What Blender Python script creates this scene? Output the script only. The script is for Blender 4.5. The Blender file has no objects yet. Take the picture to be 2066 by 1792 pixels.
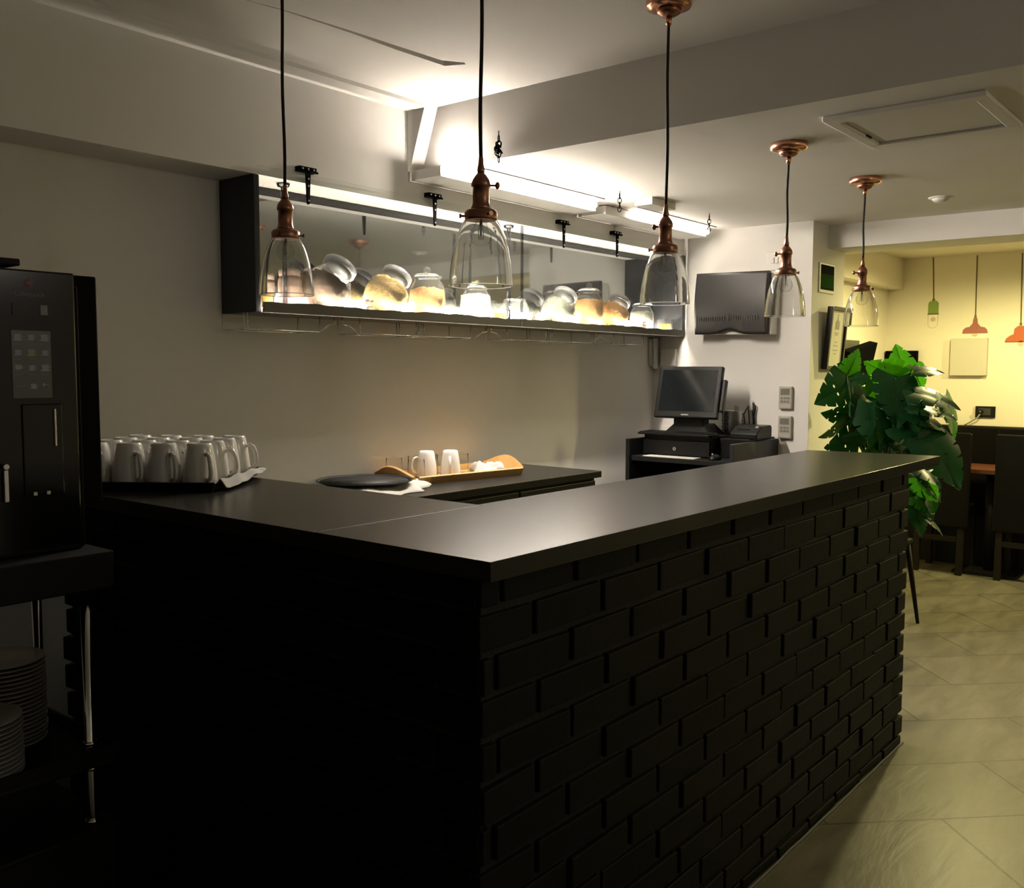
import bpy, bmesh, math, random
from mathutils import Vector, Matrix, Euler
random.seed(7)
C = bpy.context.scene.collection
SC = bpy.context.scene
PI = math.pi

# ---------------------------------------------------------------- camera
YAW, PITCH, ROLL = math.radians(39.23), math.radians(-4.491), math.radians(0.171)
EYE = Vector((0.0, 0.0, 1.39))
_f = Vector((math.cos(YAW)*math.cos(PITCH), math.sin(YAW)*math.cos(PITCH), math.sin(PITCH)))
_r = Vector((math.sin(YAW), -math.cos(YAW), 0.0))
_u = _r.cross(_f)
_r2 = math.cos(ROLL)*_r + math.sin(ROLL)*_u
_u2 = -math.sin(ROLL)*_r + math.cos(ROLL)*_u
cam_data = bpy.data.cameras.new('camera')
cam_data.sensor_width = 36.0
cam_data.lens = 1920.0*36.0/2066.0
cam_data.clip_start = 0.05
cam = bpy.data.objects.new('camera', cam_data)
C.objects.link(cam)
cam.matrix_world = Matrix(((_r2.x, _u2.x, -_f.x, EYE.x), (_r2.y, _u2.y, -_f.y, EYE.y), (_r2.z, _u2.z, -_f.z, EYE.z), (0, 0, 0, 1)))
SC.camera = cam

# ---------------------------------------------------------------- world, lights, exposure
world = bpy.data.worlds.new('world'); SC.world = world
world.use_nodes = True
world.node_tree.nodes['Background'].inputs[0].default_value = (0.9, 0.95, 1.0, 1)
world.node_tree.nodes['Background'].inputs[1].default_value = 0.004
SC.view_settings.view_transform = 'Standard'
SC.view_settings.look = 'None'
SC.view_settings.gamma = 1.0
SC.view_settings.use_curve_mapping = False
SC.view_settings.exposure = 0.5
SC.cycles.max_bounces = 12
SC.cycles.transparent_max_bounces = 24
SC.cycles.caustics_reflective = False
SC.cycles.caustics_refractive = False
SC.cycles.sample_clamp_indirect = 4.0

TUBE = 380.0           # strength of the strip light tubes
GLOW = 30.0            # light bar at the back of the shelf cabinet
FRONT_LED = 110.0      # strip behind the front lip of the cabinet
def lamp(name, kind, loc, power, color, size=0.2, size_y=None, rot=(0, 0, 0), spot=None):
    l = bpy.data.lights.new(name, kind); l.energy = power; l.color = color
    if kind == 'AREA':
        l.size = size
        if size_y: l.shape = 'RECTANGLE'; l.size_y = size_y
    elif kind in ('POINT', 'SPOT'): l.shadow_soft_size = size
    if spot: l.spot_size = spot; l.spot_blend = 0.45
    o = bpy.data.objects.new(name, l); C.objects.link(o); o.location = loc; o.rotation_euler = rot
    return o
WARM = (1.0, 0.86, 0.37)
# dining room: ceiling spots out of frame to the right
lamp('dining_lamp', 'SPOT', (6.45, 1.45, 2.20), 62, WARM, 0.05, spot=math.radians(172))
lamp('dining_lamp', 'SPOT', (6.60, 0.10, 2.20), 112, WARM, 0.05, spot=math.radians(172))
# added fill lamp out of frame, lifts the mugs and facing walls
lamp('added_fill_lamp', 'POINT', (2.30, -1.55, 2.15), 8.5, (1.0, 0.93, 0.80), 0.12)

# ---------------------------------------------------------------- materials
def lin(r, g, b):
    f = lambda c: (c/255/12.92) if c/255 <= 0.04045 else ((c/255+0.055)/1.055)**2.4
    return (f(r), f(g), f(b), 1.0)
def mat(name, col, rough=0.5, metal=0.0, bump=0.0, scale=40.0, var=0.08, spec=0.5, emit=None, estr=0.0, coat=0.0):
    m = bpy.data.materials.new(name); m.use_nodes = True
    nt = m.node_tree; b = nt.nodes['Principled BSDF']
    tc = nt.nodes.new('ShaderNodeTexCoord'); n = nt.nodes.new('ShaderNodeTexNoise')
    n.inputs['Scale'].default_value = scale; n.inputs['Detail'].default_value = 4
    nt.links.new(tc.outputs['Object'], n.inputs['Vector'])
    mx = nt.nodes.new('ShaderNodeMix'); mx.data_type = 'RGBA'
    c = tuple(col[:3])
    mx.inputs[6].default_value = tuple(x*(1-var) for x in c)+(1,)
    mx.inputs[7].default_value = tuple(min(1, x*(1+var)) for x in c)+(1,)
    nt.links.new(n.outputs['Fac'], mx.inputs[0]); nt.links.new(mx.outputs[2], b.inputs['Base Color'])
    b.inputs['Roughness'].default_value = rough; b.inputs['Metallic'].default_value = metal
    b.inputs['Specular IOR Level'].default_value = spec
    if coat: b.inputs['Coat Weight'].default_value = coat; b.inputs['Coat Roughness'].default_value = 0.08
    if bump:
        bp = nt.nodes.new('ShaderNodeBump'); bp.inputs['Strength'].default_value = bump; bp.inputs['Distance'].default_value = 0.01
        nt.links.new(n.outputs['Fac'], bp.inputs['Height']); nt.links.new(bp.outputs['Normal'], b.inputs['Normal'])
    if emit:
        b.inputs['Emission Color'].default_value = emit; b.inputs['Emission Strength'].default_value = estr
    return m
def glow(name, col, s):
    m = bpy.data.materials.new(name); m.use_nodes = True
    nt = m.node_tree; nt.nodes.remove(nt.nodes['Principled BSDF'])
    e = nt.nodes.new('ShaderNodeEmission'); e.inputs[0].default_value = col; e.inputs[1].default_value = s
    nt.links.new(e.outputs[0], nt.nodes['Material Output'].inputs[0]); return m
def glass(name, tint=(1, 1, 1), rough=0.0):
    m = bpy.data.materials.new(name); m.use_nodes = True
    b = m.node_tree.nodes['Principled BSDF']
    b.inputs['Base Color'].default_value = (*tint, 1); b.inputs['Transmission Weight'].default_value = 1.0
    b.inputs['Roughness'].default_value = rough; b.inputs['IOR'].default_value = 1.45
    return m
def clear(name, tint=(0.97, 0.98, 0.97), f=0.08, rough=0.02, haze=0.0):
    # thin sheet: transmits straight through, reflects a little (fresnel); haze is dust on doors, painted glow on jars and bulbs
    m = bpy.data.materials.new(name); m.use_nodes = True
    nt = m.node_tree; nt.nodes.remove(nt.nodes['Principled BSDF'])
    t = nt.nodes.new('ShaderNodeBsdfTransparent'); t.inputs[0].default_value = (*tint, 1)
    g = nt.nodes.new('ShaderNodeBsdfGlossy'); g.inputs['Roughness'].default_value = rough
    lw = nt.nodes.new('ShaderNodeLayerWeight'); lw.inputs[0].default_value = f
    mx = nt.nodes.new('ShaderNodeMixShader')
    nt.links.new(lw.outputs['Fresnel'], mx.inputs[0]); nt.links.new(t.outputs[0], mx.inputs[1]); nt.links.new(g.outputs[0], mx.inputs[2])
    out = mx.outputs[0]
    if haze:
        tl = nt.nodes.new('ShaderNodeBsdfTranslucent'); tl.inputs[0].default_value = (.9, .9, .88, 1)
        df = nt.nodes.new('ShaderNodeBsdfDiffuse'); df.inputs[0].default_value = (.9, .9, .88, 1)
        hm = nt.nodes.new('ShaderNodeMixShader'); hm.inputs[0].default_value = .5
        nt.links.new(tl.outputs[0], hm.inputs[1]); nt.links.new(df.outputs[0], hm.inputs[2])
        n = nt.nodes.new('ShaderNodeTexNoise'); n.inputs['Scale'].default_value = 6
        ml = nt.nodes.new('ShaderNodeMath'); ml.operation = 'MULTIPLY'; ml.inputs[1].default_value = haze*2
        nt.links.new(n.outputs['Fac'], ml.inputs[0])
        m2 = nt.nodes.new('ShaderNodeMixShader'); nt.links.new(ml.outputs[0], m2.inputs[0])
        nt.links.new(out, m2.inputs[1]); nt.links.new(hm.outputs[0], m2.inputs[2]); out = m2.outputs[0]
    nt.links.new(out, nt.nodes['Material Output'].inputs[0]); return m

M_wall = mat('wall_paint', (0.80, 0.78, 0.74), 0.7, bump=0.06, scale=25, var=0.02, spec=0.3)
M_wallf = mat('dining_wall_paint', (0.78, 0.73, 0.60), 0.7, bump=0.05, scale=25, var=0.02, spec=0.3)
M_ceil = mat('ceiling_paint', (0.83, 0.80, 0.76), 0.8, bump=0.12, scale=6, var=0.02, spec=0.2)
M_white = mat('white_gloss_paint', (0.75, 0.72, 0.68), 0.4, var=0.02)
M_blackbrick = mat('black_painted_brick', (0.0075, 0.0075, 0.0068), 0.6, bump=0.10, scale=45, var=0.12, spec=0.08)
M_mortar = mat('black_painted_mortar', (0.0075, 0.0075, 0.0065), 0.7, bump=0.2, scale=90, var=0.15, spec=0.3)
M_top = mat('dark_grey_laminate', (0.022, 0.021, 0.019), 0.25, bump=0.012, scale=300, var=0.05, spec=0.16)
M_top2 = mat('black_worktop', (0.014, 0.013, 0.012), 0.35, bump=0.012, scale=300, var=0.05, spec=0.25)
M_edge = mat('dark_laminate_edge', (0.075, 0.072, 0.062), 0.42, var=0.05)
M_black = mat('black_plastic', (0.0055, 0.0055, 0.0055), 0.38, var=0.1, spec=0.3)
M_blackmat = mat('matt_black', (0.005, 0.005, 0.005), 0.6, var=0.1, spec=0.25)
M_screenblack = mat('matt_screen_black', (0.003, 0.003, 0.003), 0.8, var=0.1, spec=0.02)
M_void = mat('black_machine_case', (0.003, 0.003, 0.003), 0.55, var=0.1, spec=0.05)
M_blackgloss = mat('black_gloss_panel', (0.004, 0.004, 0.004), 0.15, var=0.05, spec=0.3)
M_navy = mat('dark_blue_grey_board', (0.010, 0.011, 0.016), 0.45, var=0.08)
M_greyboard = mat('grey_shelf_edge', (0.16, 0.15, 0.13), 0.4, var=0.1, scale=12)
M_copper = mat('copper', (0.72, 0.36, 0.24), 0.22, 1.0, var=0.06)
M_copperd = mat('aged_copper', (0.34, 0.17, 0.115), 0.34, 1.0, var=0.12)
M_brass = mat('brass_wire', (0.75, 0.6, 0.35), 0.3, 1.0)
M_cord = mat('black_fabric_cord', (0.012, 0.009, 0.008), 0.8, bump=0.3, scale=400)
M_chrome = mat('chrome', (0.75, 0.75, 0.75), 0.12, 1.0, var=0.03)
M_steel = mat('brushed_steel', (0.62, 0.61, 0.59), 0.45, 1.0, var=0.06)
M_iron = mat('black_iron', (0.0015, 0.0015, 0.0015), 0.6, 0.0, bump=0.2, scale=120, spec=0.02)
M_screw = mat('screw_head', (0.6, 0.6, 0.58), 0.3, 1.0)
M_china = mat('white_china', (0.76, 0.74, 0.70), 0.12, var=0.02, coat=0.3)
M_cloth = mat('white_cloth', (0.42, 0.41, 0.38), 0.85, bump=0.4, scale=180, var=0.04)
M_wood = mat('light_wood', (0.42, 0.24, 0.085), 0.45, bump=0.08, scale=30, var=0.2)
M_darkwood = mat('dark_wood', (0.012, 0.009, 0.006), 0.55, spec=0.15, bump=0.1, scale=30, var=0.25)
M_redwood = mat('red_brown_wood', (0.11, 0.032, 0.014), 0.4, var=0.2, scale=20)
M_leather = mat('black_leather', (0.006, 0.0055, 0.005), 0.36, bump=0.12, scale=120, var=0.1, spec=0.08)
M_glass = glass('clear_glass', (0.98, 0.98, 0.97))
M_bulb = clear('bulb_glass', f=0.04, haze=0.05)
M_acrylic = clear('acrylic_sheet', f=0.06, haze=0.014)
M_rod = clear('acrylic_rod', (0.62, 0.64, 0.70), 0.35)
M_jar = clear('jar_glass', (0.96, 0.97, 0.96), 0.12, haze=0.07)
M_tumbler = clear('tumbler_glass', (0.975, 0.98, 0.97), 0.04)
M_lidplastic = mat('grey_jar_lid', (0.30, 0.30, 0.31), 0.4)
M_mirror = mat('smoked_mirror', (0.46, 0.47, 0.47), 0.04, 1.0, var=0.06, scale=3)
M_tube = glow('lit_tube', (1.0, 0.89, 0.76, 1), TUBE)
M_tube2 = glow('lit_tube_dimmer', (1.0, 0.89, 0.76, 1), TUBE*0.055)
M_bar = glow('lit_light_bar', (1.0, 0.90, 0.75, 1), GLOW)
M_led = glow('lit_led_strip', (1.0, 0.90, 0.76, 1), FRONT_LED)

def slate():
    m = bpy.data.materials.new('slate_tiles'); m.use_nodes = True
    nt = m.node_tree; b = nt.nodes['Principled BSDF']
    tc = nt.nodes.new('ShaderNodeTexCoord'); mp = nt.nodes.new('ShaderNodeMapping')
    mp.inputs['Rotation'].default_value = (0, 0, math.radians(45)); mp.inputs['Location'].default_value = (-0.14, -0.31, 0)
    nt.links.new(tc.outputs['Object'], mp.inputs['Vector'])
    br = nt.nodes.new('ShaderNodeTexBrick'); br.offset = 0.5; br.offset_frequency = 2
    for k, v in (('Scale', 1.0), ('Mortar Size', 0.0035), ('Mortar Smooth', 0.3), ('Bias', 0.0), ('Brick Width', 0.74), ('Row Height', 0.40)): br.inputs[k].default_value = v
    br.inputs['Color1'].default_value = (0.145, 0.135, 0.095, 1); br.inputs['Color2'].default_value = (0.19, 0.175, 0.125, 1); br.inputs['Mortar'].default_value = (0.05, 0.045, 0.03, 1)
    nt.links.new(mp.outputs[0], br.inputs['Vector'])
    st = nt.nodes.new('ShaderNodeMapping'); st.inputs['Rotation'].default_value = (0, 0, math.radians(45)); st.inputs['Scale'].default_value = (1.0, 3.2, 1.0)
    nt.links.new(tc.outputs['Object'], st.inputs['Vector'])
    n = nt.nodes.new('ShaderNodeTexNoise'); n.inputs['Scale'].default_value = 3.0; n.inputs['Detail'].default_value = 8; n.inputs['Roughness'].default_value = 0.62; n.inputs['Distortion'].default_value = 0.45
    nt.links.new(st.outputs[0], n.inputs['Vector'])
    rp = nt.nodes.new('ShaderNodeValToRGB'); rp.color_ramp.elements[0].position = 0.3; rp.color_ramp.elements[0].color = (0.50, 0.50, 0.50, 1); rp.color_ramp.elements[1].position = 0.7; rp.color_ramp.elements[1].color = (1.1, 1.1, 1.1, 1)
    nt.links.new(n.outputs['Fac'], rp.inputs[0])
    mx = nt.nodes.new('ShaderNodeMix'); mx.data_type = 'RGBA'; mx.blend_type = 'MULTIPLY'; mx.inputs[0].default_value = 1.0
    nt.links.new(br.outputs['Color'], mx.inputs[6]); nt.links.new(rp.outputs[0], mx.inputs[7]); nt.links.new(mx.outputs[2], b.inputs['Base Color'])
    b.inputs['Roughness'].default_value = 0.38; b.inputs['Specular IOR Level'].default_value = 0.6
    ad = nt.nodes.new('ShaderNodeMath'); ad.operation = 'MULTIPLY_ADD'; ad.inputs[1].default_value = -1.0
    nt.links.new(br.outputs['Fac'], ad.inputs[0]); nt.links.new(n.outputs['Fac'], ad.inputs[2])
    bp = nt.nodes.new('ShaderNodeBump'); bp.inputs['Strength'].default_value = 0.30; bp.inputs['Distance'].default_value = 0.005
    nt.links.new(ad.outputs[0], bp.inputs['Height']); nt.links.new(bp.outputs['Normal'], b.inputs['Normal'])
    return m
M_floor = slate()

def leafmat(name, base, trans, k):
    m = bpy.data.materials.new(name); m.use_nodes = True
    nt = m.node_tree; b = nt.nodes['Principled BSDF']
    n = nt.nodes.new('ShaderNodeTexNoise'); n.inputs['Scale'].default_value = 22
    mx = nt.nodes.new('ShaderNodeMix'); mx.data_type = 'RGBA'
    mx.inputs[6].default_value = tuple(x*0.75 for x in base)+(1,); mx.inputs[7].default_value = tuple(x*1.3 for x in base)+(1,)
    nt.links.new(n.outputs['Fac'], mx.inputs[0]); nt.links.new(mx.outputs[2], b.inputs['Base Color'])
    b.inputs['Roughness'].default_value = 0.34; b.inputs['Specular IOR Level'].default_value = 0.3
    t = nt.nodes.new('ShaderNodeBsdfTranslucent'); t.inputs[0].default_value = (*trans, 1)
    ms = nt.nodes.new('ShaderNodeMixShader'); ms.inputs[0].default_value = k
    nt.links.new(b.outputs[0], ms.inputs[1]); nt.links.new(t.outputs[0], ms.inputs[2])
    nt.links.new(ms.outputs[0], nt.nodes['Material Output'].inputs[0]); return m
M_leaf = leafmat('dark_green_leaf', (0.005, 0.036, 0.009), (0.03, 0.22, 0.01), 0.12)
M_leaf_lit = leafmat('backlit_leaf', (0.03, 0.14, 0.01), (0.10, 0.50, 0.008), 0.45)  # lit copy of the leaf, backlight put into a brighter green
M_stem = mat('green_stem', (0.05, 0.09, 0.02), 0.4)
M_pot = mat('dark_pot', (0.03, 0.03, 0.03), 0.5)

# ---------------------------------------------------------------- mesh helpers
class MB:
    def __init__(s): s.v = []; s.f = []; s.sm = []
    def add(s, vs, fs, smooth=False):
        o = len(s.v); s.v += [Vector(p) for p in vs]
        for f in fs: s.f.append([i+o for i in f]); s.sm.append(smooth)
        return s
    def box(s, a, b, mtx=None):
        x0, y0, z0 = a; x1, y1, z1 = b
        vs = [Vector(p) for p in ((x0,y0,z0),(x1,y0,z0),(x1,y1,z0),(x0,y1,z0),(x0,y0,z1),(x1,y0,z1),(x1,y1,z1),(x0,y1,z1))]
        if mtx: vs = [mtx @ p for p in vs]
        return s.add(vs, [(0,3,2,1),(4,5,6,7),(0,1,5,4),(1,2,6,5),(2,3,7,6),(3,0,4,7)])
    def prism(s, pts, vec):
        n = len(pts); p = [Vector(q) for q in pts]; v = Vector(vec)
        vs = p + [q+v for q in p]
        fs = [tuple(range(n))[::-1], tuple(range(n, 2*n))] + [(i, (i+1) % n, n+(i+1) % n, n+i) for i in range(n)]
        return s.add(vs, fs)
    def lathe(s, prof, c=(0,0,0), n=32, mtx=None, smooth=True, close=False):
        c = Vector(c); vs = []; fs = []; m = len(prof)
        for r, z in prof:
            for k in range(n):
                a = 2*PI*k/n; p = Vector((r*math.cos(a), r*math.sin(a), z))
                vs.append((mtx @ p if mtx else p)+c)
        for i in range(m-1 if not close else m):
            j = (i+1) % m
            for k in range(n): fs.append((i*n+k, i*n+(k+1) % n, j*n+(k+1) % n, j*n+k))
        if not close:
            if prof[0][0] > 1e-5: fs.append(tuple(range(n))[::-1])
            if prof[-1][0] > 1e-5: fs.append(tuple((m-1)*n+k for k in range(n)))
        return s.add(vs, fs, smooth)
    def cyl(s, p0, p1, r0, r1=None, n=16, smooth=True):
        r1 = r0 if r1 is None else r1
        p0, p1 = Vector(p0), Vector(p1); d = (p1-p0)
        q = d.to_track_quat('Z', 'Y').to_matrix()
        L = d.length; vs = []; fs = []
        for r, z in ((r0, 0), (r1, L)):
            for k in range(n):
                a = 2*PI*k/n; vs.append(p0 + q @ Vector((r*math.cos(a), r*math.sin(a), z)))
        o = len(s.v)
        s.add(vs, [(k, (k+1) % n, n+(k+1) % n, n+k) for k in range(n)], smooth)
        s.f.append([o+k for k in range(n)][::-1]); s.sm.append(False)
        s.f.append([o+n+k for k in range(n)]); s.sm.append(False)
        return s
    def tube(s, pts, r, n=8, closed=False):
        pts = [Vector(p) for p in pts]; m = len(pts); vs = []; fs = []
        rr = r if isinstance(r, (list, tuple)) else [r]*m
        up = Vector((0.123, 0.31, 0.94)).normalized()
        for i, p in enumerate(pts):
            if closed: t = pts[(i+1) % m]-pts[i-1]
            else: t = pts[min(i+1, m-1)]-pts[max(i-1, 0)]
            t.normalize(); a = up - t*up.dot(t)
            if a.length < 1e-3: a = Vector((1,0,0))-t*t.x
            a.normalize(); b = t.cross(a); up = a
            for k in range(n):
                an = 2*PI*k/n; vs.append(p + rr[i]*(math.cos(an)*a+math.sin(an)*b))
        for i in range(m if closed else m-1):
            j = (i+1) % m
            for k in range(n): fs.append((i*n+k, i*n+(k+1) % n, j*n+(k+1) % n, j*n+k))
        if not closed: fs += [tuple(range(n))[::-1], tuple((m-1)*n+k for k in range(n))]
        return s.add(vs, fs, True)
    def rough(s, a, seed=1):
        rnd = random.Random(seed); s.v = [v+Vector((rnd.uniform(-a, a), rnd.uniform(-a, a), rnd.uniform(-a, a))) for v in s.v]; return s
    def sphere(s, c, r, n=16, m=10, sc=(1,1,1)):
        prof = [(max(1e-6, r*math.sin(PI*i/m)), -r*math.cos(PI*i/m)) for i in range(m+1)]
        mt = Matrix.Diagonal((*sc, 1)).to_3x3()
        return s.lathe(prof, c, n, mt)
    def grid(s, fn, nu, nv, smooth=True):
        vs = [fn(i/nu, j/nv) for i in range(nu+1) for j in range(nv+1)]
        fs = [(i*(nv+1)+j, (i+1)*(nv+1)+j, (i+1)*(nv+1)+j+1, i*(nv+1)+j+1) for i in range(nu) for j in range(nv)]
        return s.add(vs, fs, smooth)

def obj(name, mb, m, parent=None, bevel=0.0, solid=0.0, root=None, sub=0):
    """link mb as ONE mesh; vertices are world coordinates unless the parent sits at the origin"""
    off = Vector((0,0,0))
    p = parent
    while p is not None: off += p.location; p = p.parent
    me = bpy.data.meshes.new(name)
    me.from_pydata([v-off for v in mb.v], [], mb.f); me.update()
    for poly, sm in zip(me.polygons, mb.sm): poly.use_smooth = sm
    bm = bmesh.new(); bm.from_mesh(me); bmesh.ops.remove_doubles(bm, verts=bm.verts, dist=1e-6)
    bmesh.ops.recalc_face_normals(bm, faces=bm.faces)
    bm.to_mesh(me); bm.free()
    me.materials.append(m)
    o = bpy.data.objects.new(name, me); C.objects.link(o)
    if parent is not None: o.parent = parent
    if solid:
        md = o.modifiers.new('thickness', 'SOLIDIFY'); md.thickness = solid; md.offset = 0
    if sub:
        md = o.modifiers.new('smooth', 'SUBSURF'); md.levels = sub; md.render_levels = sub
    if bevel:
        md = o.modifiers.new('bevel', 'BEVEL'); md.width = bevel; md.segments = 2; md.limit_method = 'ANGLE'; md.angle_limit = math.radians(40)
    return o
def tag(o, label=None, cat=None, group=None, kind=None):
    if label: o['label'] = label
    if cat: o['category'] = cat
    if group: o['group'] = group
    if kind: o['kind'] = kind
    return o
def thing(name, label, cat, loc, group=None):
    o = bpy.data.objects.new(name, None); C.objects.link(o); o.location = loc; o.empty_display_size = 0.05
    return tag(o, label, cat, group)
def struct(name, mb, m, label=None, bevel=0):
    o = obj(name, mb, m, bevel=bevel); o['kind'] = 'structure'
    if label: o['label'] = label
    return o
def copy_tree(o, parent=None):
    c = o.copy(); C.objects.link(c); c.parent = parent
    for ch in list(o.children): copy_tree(ch, c)
    return c
def text(name, body, size, origin, right, up, m, parent, depth=0.0006, align='CENTER'):
    cu = bpy.data.curves.new(name, 'FONT'); cu.body = body; cu.size = size; cu.align_x = align; cu.extrude = depth; cu.resolution_u = 3
    tmp = bpy.data.objects.new(name+'_curve', cu); C.objects.link(tmp)
    dg = bpy.context.evaluated_depsgraph_get()
    me = bpy.data.meshes.new_from_object(tmp.evaluated_get(dg))
    bpy.data.objects.remove(tmp); bpy.data.curves.remove(cu)
    r, u = Vector(right).normalized(), Vector(up).normalized(); n = r.cross(u); o0 = Vector(origin)
    off = Vector((0,0,0)); p = parent
    while p is not None: off += p.location; p = p.parent
    for v in me.vertices: v.co = o0 + r*v.co.x + u*v.co.y + n*v.co.z - off
    me.materials.clear(); me.materials.append(m)
    o = bpy.data.objects.new(name, me); C.objects.link(o); o.parent = parent
    return o
ORD = ['first', 'second', 'third', 'fourth', 'fifth', 'sixth', 'seventh', 'eighth', 'ninth', 'tenth', 'eleventh', 'twelfth', 'thirteenth', 'fourteenth', 'fifteenth', 'sixteenth', 'seventeenth', 'eighteenth', 'nineteenth', 'twentieth']

# ---------------------------------------------------------------- the room
ZH, ZL, ZF = 2.435, 2.19, 2.24      # high ceiling, low ceiling, dining room ceiling
struct('floor', MB().box((-3.2, -3.2, -0.1), (8.0, 3.4, 0.0)), M_floor)
struct('wall_back', MB().box((-3.2, 3.0, 0), (5.2, 3.12, 2.6)), M_wall)
struct('wall_right', MB().box((5.03, 2.025, 0), (5.5, 3.0, 2.4)), M_wall)
struct('wall_left', MB().box((-3.2, -3.2, 0), (-3.05, 3.0, 2.6)), M_wall)
struct('wall_front', MB().box((-3.05, -3.2, 0), (8.0, -3.05, 2.6)), M_wall)
struct('wall_far', MB().box((7.6, -3.05, 0), (7.75, 3.4, 2.4)), M_wallf)
struct('wall_dining', MB().box((5.5, 2.45, 0), (7.6, 2.6, 2.4)), M_wallf)
# ceilings: the high one has an open slot (a sagging board edge)
def slab_with_hole(outer, hole, z0, z1):
    bm = bmesh.new()
    loops = []
    for L in (outer, hole):
        vs = [bm.verts.new((x, y, z0)) for x, y in L]
        loops += [bm.edges.new((vs[i], vs[(i+1) % len(vs)])) for i in range(len(vs))]
    r = bmesh.ops.triangle_fill(bm, use_beauty=True, edges=loops)
    faces = [g for g in r['geom'] if isinstance(g, bmesh.types.BMFace)]
    hp = [Vector((x, y, 0)) for x, y in hole]
    e = bmesh.ops.extrude_face_region(bm, geom=list(bm.faces))
    bmesh.ops.translate(bm, vec=(0, 0, z1-z0), verts=[g for g in e['geom'] if isinstance(g, bmesh.types.BMVert)])
    mb = MB()
    bm.verts.ensure_lookup_table(); bm.verts.index_update()
    mb.add([v.co.copy() for v in bm.verts], [[v.index for v in f.verts] for f in bm.faces])
    bm.free(); return mb
slot = [(1.62, 2.372), (1.80, 2.334), (2.05, 2.312), (2.25, 2.300), (2.42, 2.290), (2.45, 2.268), (2.485, 2.245), (2.503, 2.254), (2.470, 2.322), (2.25, 2.331), (2.05, 2.328), (1.80, 2.340)]
cm = slab_with_hole([(-3.05, -3.05), (2.83, -3.05), (2.83, 2.80), (-3.05, 2.80)], slot, ZH, ZH+0.10)
cm.box((1.5, 2.2, ZH+0.11), (2.6, 2.42, ZH+0.15))
struct('ceiling', cm, M_ceil)
lowc = MB().box((2.83, -3.05, ZL), (5.28, 2.80, ZH+0.06))
struct('ceiling_low', lowc, M_ceil)
struct('ceiling_dining', MB().box((5.28, -3.05, ZF), (7.6, 2.45, ZF+0.2)), M_wallf)
# soffit above the cabinet, the strip that closes its recess and the sloping end block
struct('trim_1', MB().box((-3.05, 2.80, 2.059), (5.03, 3.0, 2.62)), M_wall)
struct('trim_2', MB().box((-3.05, 2.70, 2.420), (2.76, 2.80, ZH)), M_wall)
sl = MB().prism([(2.76, 2.70, ZH), (2.76, 2.80, ZH), (2.76, 2.80, 2.1855), (2.76, 2.788, 2.1855)], (0.07, 0, 0))
struct('trim_3', sl, M_wall)
# bulkhead between bar and dining room
bk = MB().prism([(5.25, 2.025, 2.062), (5.56, 2.025, 2.062), (5.66, -3.05, 2.062), (5.35, -3.05, 2.062)], (0, 0, 0.2))
struct('trim_4', bk, M_ceil)
# added panel: shade on the wall behind the trolley, put in as grey
struct('shade_panel', MB().box((-1.5, 2.985, 0), (1.60, 3.0, 0.99)), mat('shaded_wall_grey', (.10, .10, .09), .6, var=.03))
# boxing high on the dining room's side wall
struct('trim_5', MB().box((6.3, 2.34, 2.01), (7.6, 2.45, ZF)), M_wallf)
# access hatch in the low ceiling
t = thing('access_hatch', 'square ceiling access hatch with a raised frame in the low ceiling', 'hatch', (3.25, 0.95, ZL))
fr = MB()
for a, b in (((3.01, .715, ZL-.016), (3.06, 1.195, ZL)), ((3.44, .715, ZL-.016), (3.49, 1.195, ZL)), ((3.06, .715, ZL-.016), (3.44, .755, ZL)), ((3.06, 1.155, ZL-.016), (3.44, 1.195, ZL))): fr.box(a, b)
obj('frame', fr, M_ceil, t, bevel=0.004)
obj('panel', MB().box((3.066, .761, ZL-.007), (3.434, 1.149, ZL)), M_ceil, t)
obj('catch', MB().box((3.30, 1.150, ZL-.012), (3.345, 1.158, ZL-.006)), M_blackmat, t)
t = thing('smoke_detector', 'small flat white smoke detector on the ceiling near the dining room', 'smoke detector', (4.73, 1.30, ZL))
obj('base', MB().lathe([(0.001, ZL-.006), (.05, ZL-.006), (.056, ZL), (.001, ZL)], (4.73, 1.30, 0), 28), M_white, t)
obj('cover', MB().lathe([(0.001, ZL-.022), (.026, ZL-.021), (.036, ZL-.014), (.040, ZL-.006), (.001, ZL-.006)], (4.73, 1.30, 0), 28), M_white, t)

# ---------------------------------------------------------------- strip lights and chains
def strip_light(label, x0, x1, tx0, tx1, m):
    t = thing('strip_light', label, 'light', ((x0+x1)/2, 2.65, ZL), 'strip lights along the bar')
    obj('housing', MB().box((x0, 2.619, ZL-.046), (x1, 2.793, ZL-.005)), M_white, t, bevel=.004)
    obj('back_plate', MB().box((x0+.075, 2.622, ZL-.005), (x1, 2.796, ZL)), M_greyboard, t)
    obj('end_cap', MB().cyl((tx1, 2.602, ZL-.022), (tx1+.015, 2.602, ZL-.022), .0145, n=14), M_white, t)
    obj('tube', MB().cyl((tx0, 2.602, ZL-.022), (tx1, 2.602, ZL-.022), .0135, n=14), m, t)
    obj('trim_strip', MB().box((x0+.17, 2.540, ZL-.004), (x1-.04, 2.545, ZL)), M_greyboard, t)
    for xx in (tx0+.12, (tx0+tx1)/2, tx1-.12): obj('clip', MB().box((xx-.006, 2.614, ZL-.034), (xx+.006, 2.619, ZL-.010)), M_white, t)
    return t
strip_light('lit strip light on the ceiling, the one nearer the high ceiling', 2.762, 3.84, 2.775, 3.80, M_tube)
strip_light('lit strip light on the ceiling, the one nearer the fuse box wall', 3.92, 4.96, 4.16, 4.93, M_tube2)
t = thing('light_driver_box', 'white control box on the ceiling between the two strip lights', 'control box', (4.0, 2.39, ZL))
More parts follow.
